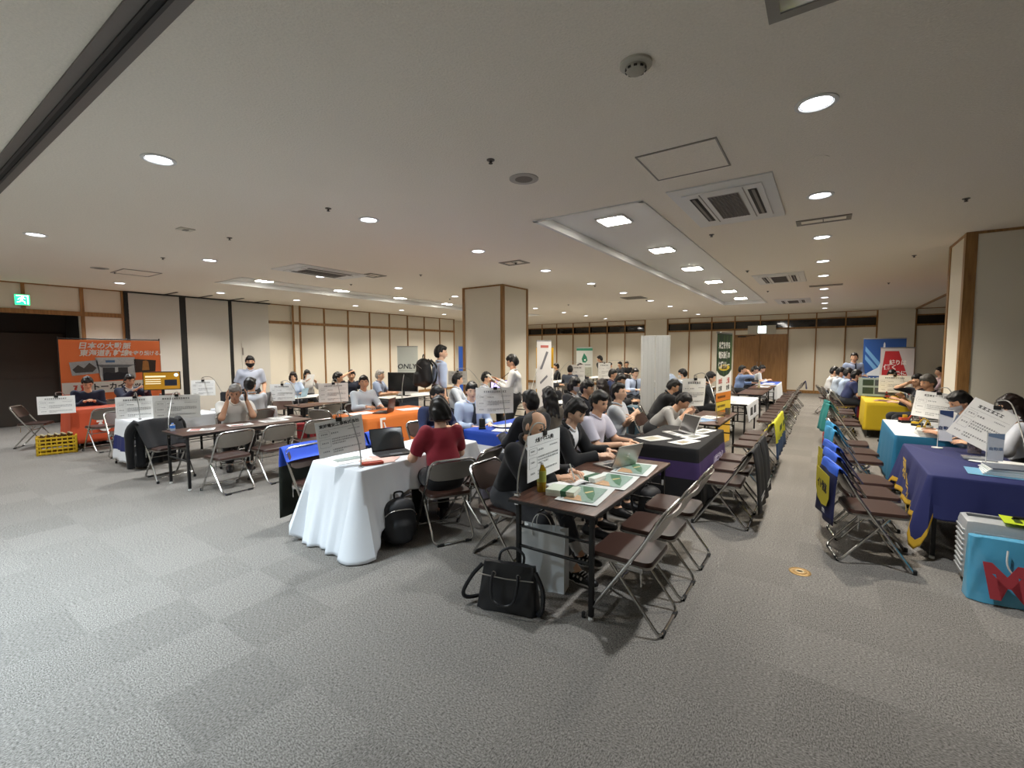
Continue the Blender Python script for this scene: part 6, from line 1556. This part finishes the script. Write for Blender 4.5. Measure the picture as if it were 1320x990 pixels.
# garments over chair backs
def garment(label, x, y, rz, mat, z1, w=.25, seed=0, name='jacket'):
    r_ = random.Random(seed); b = MB(); path = [(.02, .44), (-.10, .60), (-.21, .765), (-.255, .80), (-.292, .78), (-.312, .68), (-.34, .45), (-.36, z1)]
    P = smooth_path([Vector((0, a, c)) for a, c in path], 5); n = len(P); f = [r_.uniform(0, 6) for _ in range(3)]
    def fn(u, v):
        k = v * (n - 1); i = min(n - 2, int(k)); p = P[i].lerp(P[i + 1], k - i); s = (2 * u - 1)
        return (s * (w + .03 * math.sin(v * 5 + f[0])), p.y - .03 * math.sin(s * 7 + f[1]) * abs(v - .42) * 2 - .012 * math.sin(s * 15 + f[2]) * v, p.z - .05 * abs(s) ** 3 * math.sin(PI * v))
    b.grid(fn, 25, n); o = b.build(name, mat, None, ang=180); o.location = (x, y, 0); o.rotation_euler = (0, 0, R(rz)); tag(o, label, 'jacket')
    sm = o.modifiers.new('s', 'SOLIDIFY'); sm.thickness = .012; sm.offset = 1
    for sg in (-1, 1): MB().tube([(sg * (w - .02), -.26, .765), (sg * (w + .05), -.30, .66), (sg * (w + .06), -.33, .46), (sg * (w + .05), -.35, max(.14, z1 - .02))], [.06, .058, .05, .045], 10, smooth=4).build('sleeve', mat, o, ang=180)
    return o
garment('black suit jacket draped over the chair at the phone man table', -7.40, 2.46, -88, fabric('#17171a'), .16, seed=2)
garment('dark navy jacket hung on the chair before the white screen', -2.58, 6.5, -75, fabric('#15161f'), .40, seed=3)

# ------------------------------------------------------------------ people
SH = ('#17171a', '#101010', False)
person('man with shaved grey hair in a dark suit writing at the front table', (690, 556), -90, row=-2.15, lean=24, hands=((.06, .50, .745), (-.17, .50, .745)), top='#dfe2e6', jacket='#15161b', legs='#3b3d42', hair='bald', hc='g', lod=0, look=(-10, 28), sock='#d5d5d3', shoe=('#141416', '#d9d9d6', True), feet=((.10, .66, .09), (-.16, .56, .09)), curl=.9)
person('young man in a black suit with open white collar leaning over a book', (742, 534), -84, row=-2.17, lean=20, hands=((.05, .46, .745), (-.22, .48, .742)), top='#e3e5e8', jacket='#131417', legs='#131417', tie=None, lod=0, look=(-12, 30), skin='c', feet=((.10, .42, .09), (-.12, .40, .09)), curl=.6)
person('man in a pale lilac polo shirt typing on the silver laptop', (773, 523), -92, row=-2.15, lean=12, hands=((.10, .43, .745), (-.12, .45, .745)), top='#d2cfdd', sleeve='short', legs='#1a1b20', lod=0, look=(-18, 16), glasses=False, curl=.5)
person('man in a light grey shirt sitting with crossed arms behind the black table', (798, 505), -84, row=-2.28, lean=2, hands=((-.13, .24, .90), (.13, .26, .86)), top='#c3cad3', sleeve='short', legs='#15171f', lod=0, look=(-12, -4), skin='c', pn=(((0, -.6, -.4), (-1, .1, .1)), ((0, -.6, -.4), (1, .1, .1))))
person('woman in a red knit top sitting with her back to the camera', (566, 523), 62, row=-2.90, lean=10, hands=((.13, .40, .76), (-.17, .38, .77)), top='#8e1f30', sleeve='short', legs='#131316', hair='bob', hc='k', lod=0, look=(0, 14), fem=True, collar=False, shoe=('#151515', '#cfcfcb', False), skin='c')
person('grey haired man in a white shirt pressing a phone and a hand to his head', (303, 507), -108, row=-7.45, lean=24, hands=((.115, .36, 1.00), (-.135, .33, 1.00)), top='#dad8d2', sleeve='short', legs='#18181a', pole=(.22, .45, -.85), hc='w', lod=0, look=(-15, 26), skin='b', pn=(((-.9, .0, .1), (.05, .1, 1)), ((.9, 0, .1), (-.05, .1, 1))))
person('student in a pale blue shirt and dark tie sitting before the blue striped cloth', (608, 505), -112, row=-4.15, lean=6, hands=((.12, .32, .70), (-.14, .34, .72)), top='#b9c9e2', tie='#2c333b', legs='#1b1e28', lod=1, look=(-18, 10), skin='c')
person('dark haired man in navy hidden behind the woman in red', (564, 510), -100, row=-4.35, lean=16, top='#1f2c52', legs='#1a1c26', lod=1, look=(0, 16))
def at_y(px, py, Y):
    d = CR * ((px - 660) / FPX) - CU * ((py - 495) / FPX) + CF; return d * (Y / d.y)
def stander(label, px, py, Y, face, **k):
    p = at_y(px, py, Y); zt = CAMH + p.z; return person(label, (p.x, p.y), face, k.pop('lean', 3), False, size=k.pop('size', zt / 1.575), **k)
rt, J = stander('standing young man in a pale blue shirt wearing a large black rucksack', 565, 450, 6.3, -30, hands=((.22, .05, .86), (-.25, .05, .86)), top='#aebfde', legs='#1b1e28', lod=1, look=(-20, 2), skin='c')
bp_ = rucksack('large black rucksack on the back of the standing young man in blue', 0, 0, 0, 1.25, '#121215'); q = J['loc'] + J['Rz'] @ (J['hip'] + J['up'] * .02 + J['fw'] * -.26); bp_.location = q; bp_.rotation_euler = (R(3), 0, R(-30))
_, J = stander('standing man in a white shirt and glasses reading a tablet beside the column', 664, 462, 6.75, 118, hands=((.06, .30, 1.20), (-.10, .31, 1.16)), top='#dcdcda', legs='#17181c', lod=1, look=(0, 22), glasses=True, skin='b', lanyard='#22262c')
pt = wpt(J, (-.02, .42, 1.25)); o = MB().box((0, 0, 0), (.26, .19, .012), bev=.003).build('tablet', M('#a9a79e', .3, var=.03), None); o.location = (pt.x, pt.y, pt.z); o.rotation_euler = (R(35), 0, R(118)); tag(o, 'grey tablet held by the standing man in a white shirt', 'tablet')
stander('standing man in a grey short sleeved shirt and black mask by the partition', 322, 464, 4.75, -112, hands=((.22, .12, .88), (-.22, .18, .92)), top='#b6bccb', sleeve='short', legs='#17181b', lod=1, look=(0, 6), mask='#17171a', skin='b', size=1.0)
person('dark haired person in a pale shirt right behind the grey haired man on the phone', (323, 498), 88, 10, row=-8.02, top='#cbd2dc', legs='#1b1c22', lod=1, look=(-60, 5))
person('man in a navy jacket looking down at his hands before the orange banner', (113, 497), -98, row=-11.85, lean=18, hands=((.07, .36, .80), (-.07, .36, .80)), top='#1e2740', legs='#1b1f2a', lod=1, look=(0, 34), collar=False, curl=1.2)
person('man in a navy jacket reaching over the orange table', (167, 488), -70, row=-11.85, lean=14, hands=((.12, .48, .98), (-.10, .48, .98)), top='#d9dde2', jacket='#1b2440', legs='#1b1f2a', lod=1, look=(-15, 14))
person('brown haired woman in a pale blue top seated by the partition wall', (378, 487), -110, row=-10.6, lean=6, top='#b8cbe6', legs='#2a2c33', hair='bob', hc='n', lod=1, look=(-10, 6), fem=True, size=.95)
_, J = person('long haired woman in a white top holding up a sheet of paper', (396, 484), -110, row=-11.4, lean=4, hands=((.10, .40, .96), (-.14, .38, .94)), top='#dcdcdc', legs='#2a2c33', hair='long', hc='k', lod=1, look=(-10, 8), fem=True, size=.95)
pp = wpt(J, (0, .44, 1.03)); o = curved_sheet(MB(), .21, .297, bow=.02).build('sheet', M_PAPER, None); o.location = (pp.x, pp.y, pp.z + .12); o.rotation_euler = (R(-25), 0, R(30)); tag(o, 'sheet of paper held up by the long haired woman', 'paper')
person('person in a dark navy top holding a hand to the forehead', (453, 482), -110, row=-9.5, lean=8, hands=((.10, .20, 1.22), (-.16, .34, .76)), top='#1b2233', sleeve='short', legs='#202228', lod=1, look=(-20, 6), hair='part')
person('man in a pale blue shirt behind the dark red laptop', (469, 492), -98, row=-6.95, lean=6, top='#c9d4e0', legs='#20242c', lod=1, look=(-25, 0), skin='b')
person('grey haired man in a checked blue shirt seen from behind at the monitor', (490, 483), -60, 6, row=-8.8, top='#8f9fbc', sleeve='short', legs='#202228', hc='w', lod=1, look=(0, 4))
person('person in dark green hidden behind the notice with dark clip', (436, 497), -50, row=('y', 6.15), lean=12, top='#1d3436', legs='#202228', lod=1, look=(20, 10))
person('dark haired student facing the lilac screen beside the column', (590, 493), -60, row=-6.05, lean=6, top='#cfd8e4', legs='#20242c', lod=1, look=(25, 5))
person('dark haired student just before the tablet of the standing man', (627, 492), -60, row=-6.05, lean=10, top='#c4cbd6', legs='#20242c', lod=1, look=(0, 12))
person('student with dark hair next to the shaved man, turned to the striped cloth', (683, 517), 75, row=-2.55, lean=8, top='#d8dce2', jacket='#1b1d24', legs='#1b1d24', lod=1, look=(0, 8), hands=((.14, .40, .76), (-.14, .40, .76)))
person('long black haired woman in a grey brown jacket turned away from the aisle', (707, 523), 62, row=-2.82, lean=6, top='#d8d4cc', jacket='#5a544c', legs='#232326', hair='long', hc='k', lod=1, look=(0, 8), fem=True, size=.96)
person('masked student with black hair in a dark jacket', (741, 497), -95, row=-3.5, lean=8, top='#d5d9df', jacket='#171a22', legs='#171a22', lod=1, look=(-10, 10), mask='#e4e4e4', hair='bob')
person('student in dark navy beside the masked student', (757, 497), -88, row=-3.1, lean=12, top='#171c2a', legs='#171a22', lod=1, look=(0, 14), hair='short')
person('woman with long brown hair behind the man with crossed arms', (776, 503), 80, row=-3.0, lean=8, top='#3c3a3c', legs='#232326', hair='long', hc='n', lod=1, look=(-20, 8), fem=True, size=.95)
person('dark haired student in navy in the middle distance past the poster sheets', (790, 483), -80, row=-4.4, lean=10, top='#1d2c54', legs='#20242c', lod=2, look=(0, 12))
person('dark haired student with a white folder behind the crossed arms man', (800, 491), -80, row=-3.45, lean=14, top='#dfe4ea', jacket='#2a2c30', legs='#20242c', lod=1, look=(-15, 18))
person('student in a blue striped shirt and tie before the white screen', (819, 481), -130, row=-4.1, lean=10, top='#b4c3dd', tie='#232a3a', legs='#20242c', lod=1, look=(0, 14), skin='c')
person('man in a pale blue shirt bending over beside the white screen', (851, 468), 78, 50, False, row=('y', 10.0), hands=((.16, .62, .80), (-.16, .62, .80)), top='#a7b6cc', legs='#1a1c22', lod=1, look=(0, 12), size=1.0)
person('masked person with black hair in a white shirt near the bending man', (880, 474), 60, row=-2.8, lean=14, top='#d9dce0', legs='#22252c', lod=1, look=(30, 16), mask='#dfe2e4')
person('person in a pale grey jacket slumped face down over the walnut table', (881, 512), -96, row=-2.15, lean=48, hands=((.17, .52, .80), (-.15, .52, .80)), top='#a9a8a6', legs='#232529', lod=1, look=(0, 40), collar=False)
person('person in a dark suit reaching forward behind the slumped person', (868, 500), -70, row=-2.5, lean=30, hands=((.14, .56, .98), (-.14, .50, .80)), top='#d5d8dc', jacket='#17181c', legs='#17181c', lod=1, look=(0, 30), hair='short')
person('dark haired person in a charcoal top behind the tall green banner', (916, 484), -70, row=-2.15, lean=14, top='#33373a', legs='#232529', lod=1, look=(0, 14))
person('man in a blue shirt resting a hand on his chin along the aisle row', (957, 476), -72, row=-2.15, lean=8, hands=((.06, .26, 1.10), (-.14, .40, .76)), top='#7f97c4', legs='#232529', lod=1, look=(-15, 6))
person('man in a dark vest writing beside the man in the blue shirt', (973, 478), -80, row=-2.15, lean=26, top='#c9d2de', jacket='#171b24', legs='#1b1d24', lod=1, look=(0, 26))
person('person in a white top bending to the table nearest the wooden door', (982, 475), -80, row=('y', 17.1), lean=22, top='#d5dade', legs='#232529', lod=2, look=(0, 24))
# navy, teal and yellow tables
person('woman with long dark hair and a mask in a white blouse at the navy table', (1303, 528), 88, row=1.66, lean=10, top='#d9dee8', legs='#1b1d24', hair='long', hc='n', lod=1, look=(15, 20), fem=True, mask='#e4e4e4', size=.97, hands=((.16, .38, .76), (-.16, .40, .76)))
person('man in a grey blue shirt bending low over the teal table', (1238, 512), 96, row=1.52, lean=24, top='#56647c', legs='#1e2128', lod=1, look=(10, 28), skin='b', mask='#c9ccd0', hands=((.16, .42, .76), (-.14, .44, .76)))
person('person in a striped pale blue sleeve at the frame edge by the brochures', (1.93, 5.30), 92, 14, top='#9fb6d6', sleeve='short', legs='#1e2128', lod=1, look=(0, 18), hands=((.14, .46, .76), (-.14, .42, .76)))
person('grey haired man in a dark polo shirt reaching for the wire rack', (1196, 489), 100, row=('y', 9.85), lean=12, top='#1a1e2c', sleeve='short', legs='#1b1d24', lod=1, hc='g', look=(25, 14), skin='b', hands=((.16, .40, .92), (-.10, .50, .90)), size=1.06)
person('man in a dark jacket touching his face beside the grey haired man', (1183, 492), 100, row=('y', 10.85), lean=8, top='#1f2430', legs='#1b1d24', lod=1, look=(30, 8), hands=((.05, .22, 1.12), (-.14, .40, .78)))
person('person with dark hair behind the small notice over the yellow table', (1150, 478), 175, 10, row=('y', 13.1), top='#7f8ea8', legs='#1b1d24', lod=2, look=(0, 10))
person('man in a pink shirt half hidden by the square pillar', (1212, 478), 100, 3, row=('y', 15.8), top='#d9c3cc', legs='#23252c', lod=2, look=(0, 4))
stander('standing young man in a blue grey shirt and tie beside the tower banner', 1100, 458, 15.6, 205, hands=((.20, .14, .95), (-.18, .24, 1.05)), top='#8f9fbe', tie='#262c3c', legs='#20242c', lod=1, look=(-35, 2))
for i, (px, py, c, lab) in enumerate(((1104, 484, '#26315c', 'nearest visitor in a dark blue shirt by the tower banner'), (1094, 479, '#a9bcd8', 'second visitor in a pale blue shirt by the tower banner'), (1084, 478, '#b9c6d6', 'third visitor in a pale shirt by the tower banner'), (1076, 476, '#d6d6d6', 'farthest visitor in a white shirt by the tower banner'))): person(lab, (px, py), -80, 18 if i == 0 else 10, row=('y', 13.35 + .62 * i), top=c, sleeve='short' if i < 2 else 'long', legs='#20242c', lod=1, look=(0, 16))
# far visitors
for px, py, Y_, zf, c, f, lab in ((708, 478, 11.6, 9, '#23262c', -60, 'dark haired person next to the yellow banner'), (717, 474, 15, 6, '#2a2d33', 120, 'person with an arm raised past the yellow banner'), (735, 480, 12.6, 6, '#4a5260', 20, 'person in grey in front of the far wall'), (748, 476, 15.5, 10, '#2b303a', -30, 'person behind the held high notice'), (786, 472, 17.2, 8, '#c9cfd6', -50, 'dark haired person in white near the far wall'), (799, 471, 18.6, 8, '#2a2d33', 150, 'person with a dark top facing away near the far wall'), (808, 470, 19.6, 6, '#22252b', -150, 'person in a black jacket facing the camera near the far wall')):
    person(lab, (px, py), f, zf, row=('y', Y_), top=c, legs='#23252c', lod=2, look=(0, 8))
person('dark figure leaning sideways near the far wall notice', (773, 469), 70, 30, False, row=('y', 15.6), top='#1f2126', legs='#1b1d22', lod=2, look=(30, 10))
# black phone in the hand of the grey haired man, pen and open book of the shaved man
_m = [o for o in bpy.data.objects if o.get('label', '').startswith('grey haired man in a white shirt')][0]
ph = MB().box((0, 0, 0), (.012, .075, .15), bev=.004).build('phone', M('#101114', .3), None); ph.location = _m.location + Matrix.Rotation(R(-108), 3, 'Z') @ Vector((-.115, .34, 1.07)); ph.rotation_euler = (R(-14), 0, R(-108)); tag(ph, 'black phone held to the ear of the grey haired man', 'phone')
_m = [o for o in bpy.data.objects if o.get('label', '').startswith('man with shaved grey hair')][0]
W_ = lambda v: _m.location + Matrix.Rotation(R(-90), 3, 'Z') @ Vector(v)
t = thing('pen', 'white pen in the hand of the man with shaved grey hair', 'pen', W_((.03, .62, .775))); MB().tube([(0, 0, -.03), (-.025, -.03, .09)], .005, 8).build('barrel', M_WHITEPL, t); MB().tube([(0, 0, -.03), (.004, .004, -.045)], [.004, .001], 6).build('tip', M_BLACK, t)
t = thing('open_book', 'open white notebook between the two suited men', 'notebook', (-1.60, 3.06, .702), R(70))
for sg in (-1, 1):
    b = MB(); fn = lambda u, v, o, s=sg: (s * .16 * u, (v - .5) * .22, .004 + .03 * math.sin(PI * min(1, u * 1.1)) * .6 + o); b.grid(lambda u, v: fn(u, v, .006), 7, 3); b.grid(lambda u, v: fn(u, v, -.003), 7, 3); b.build('page', M_PAPER, t, ang=80)
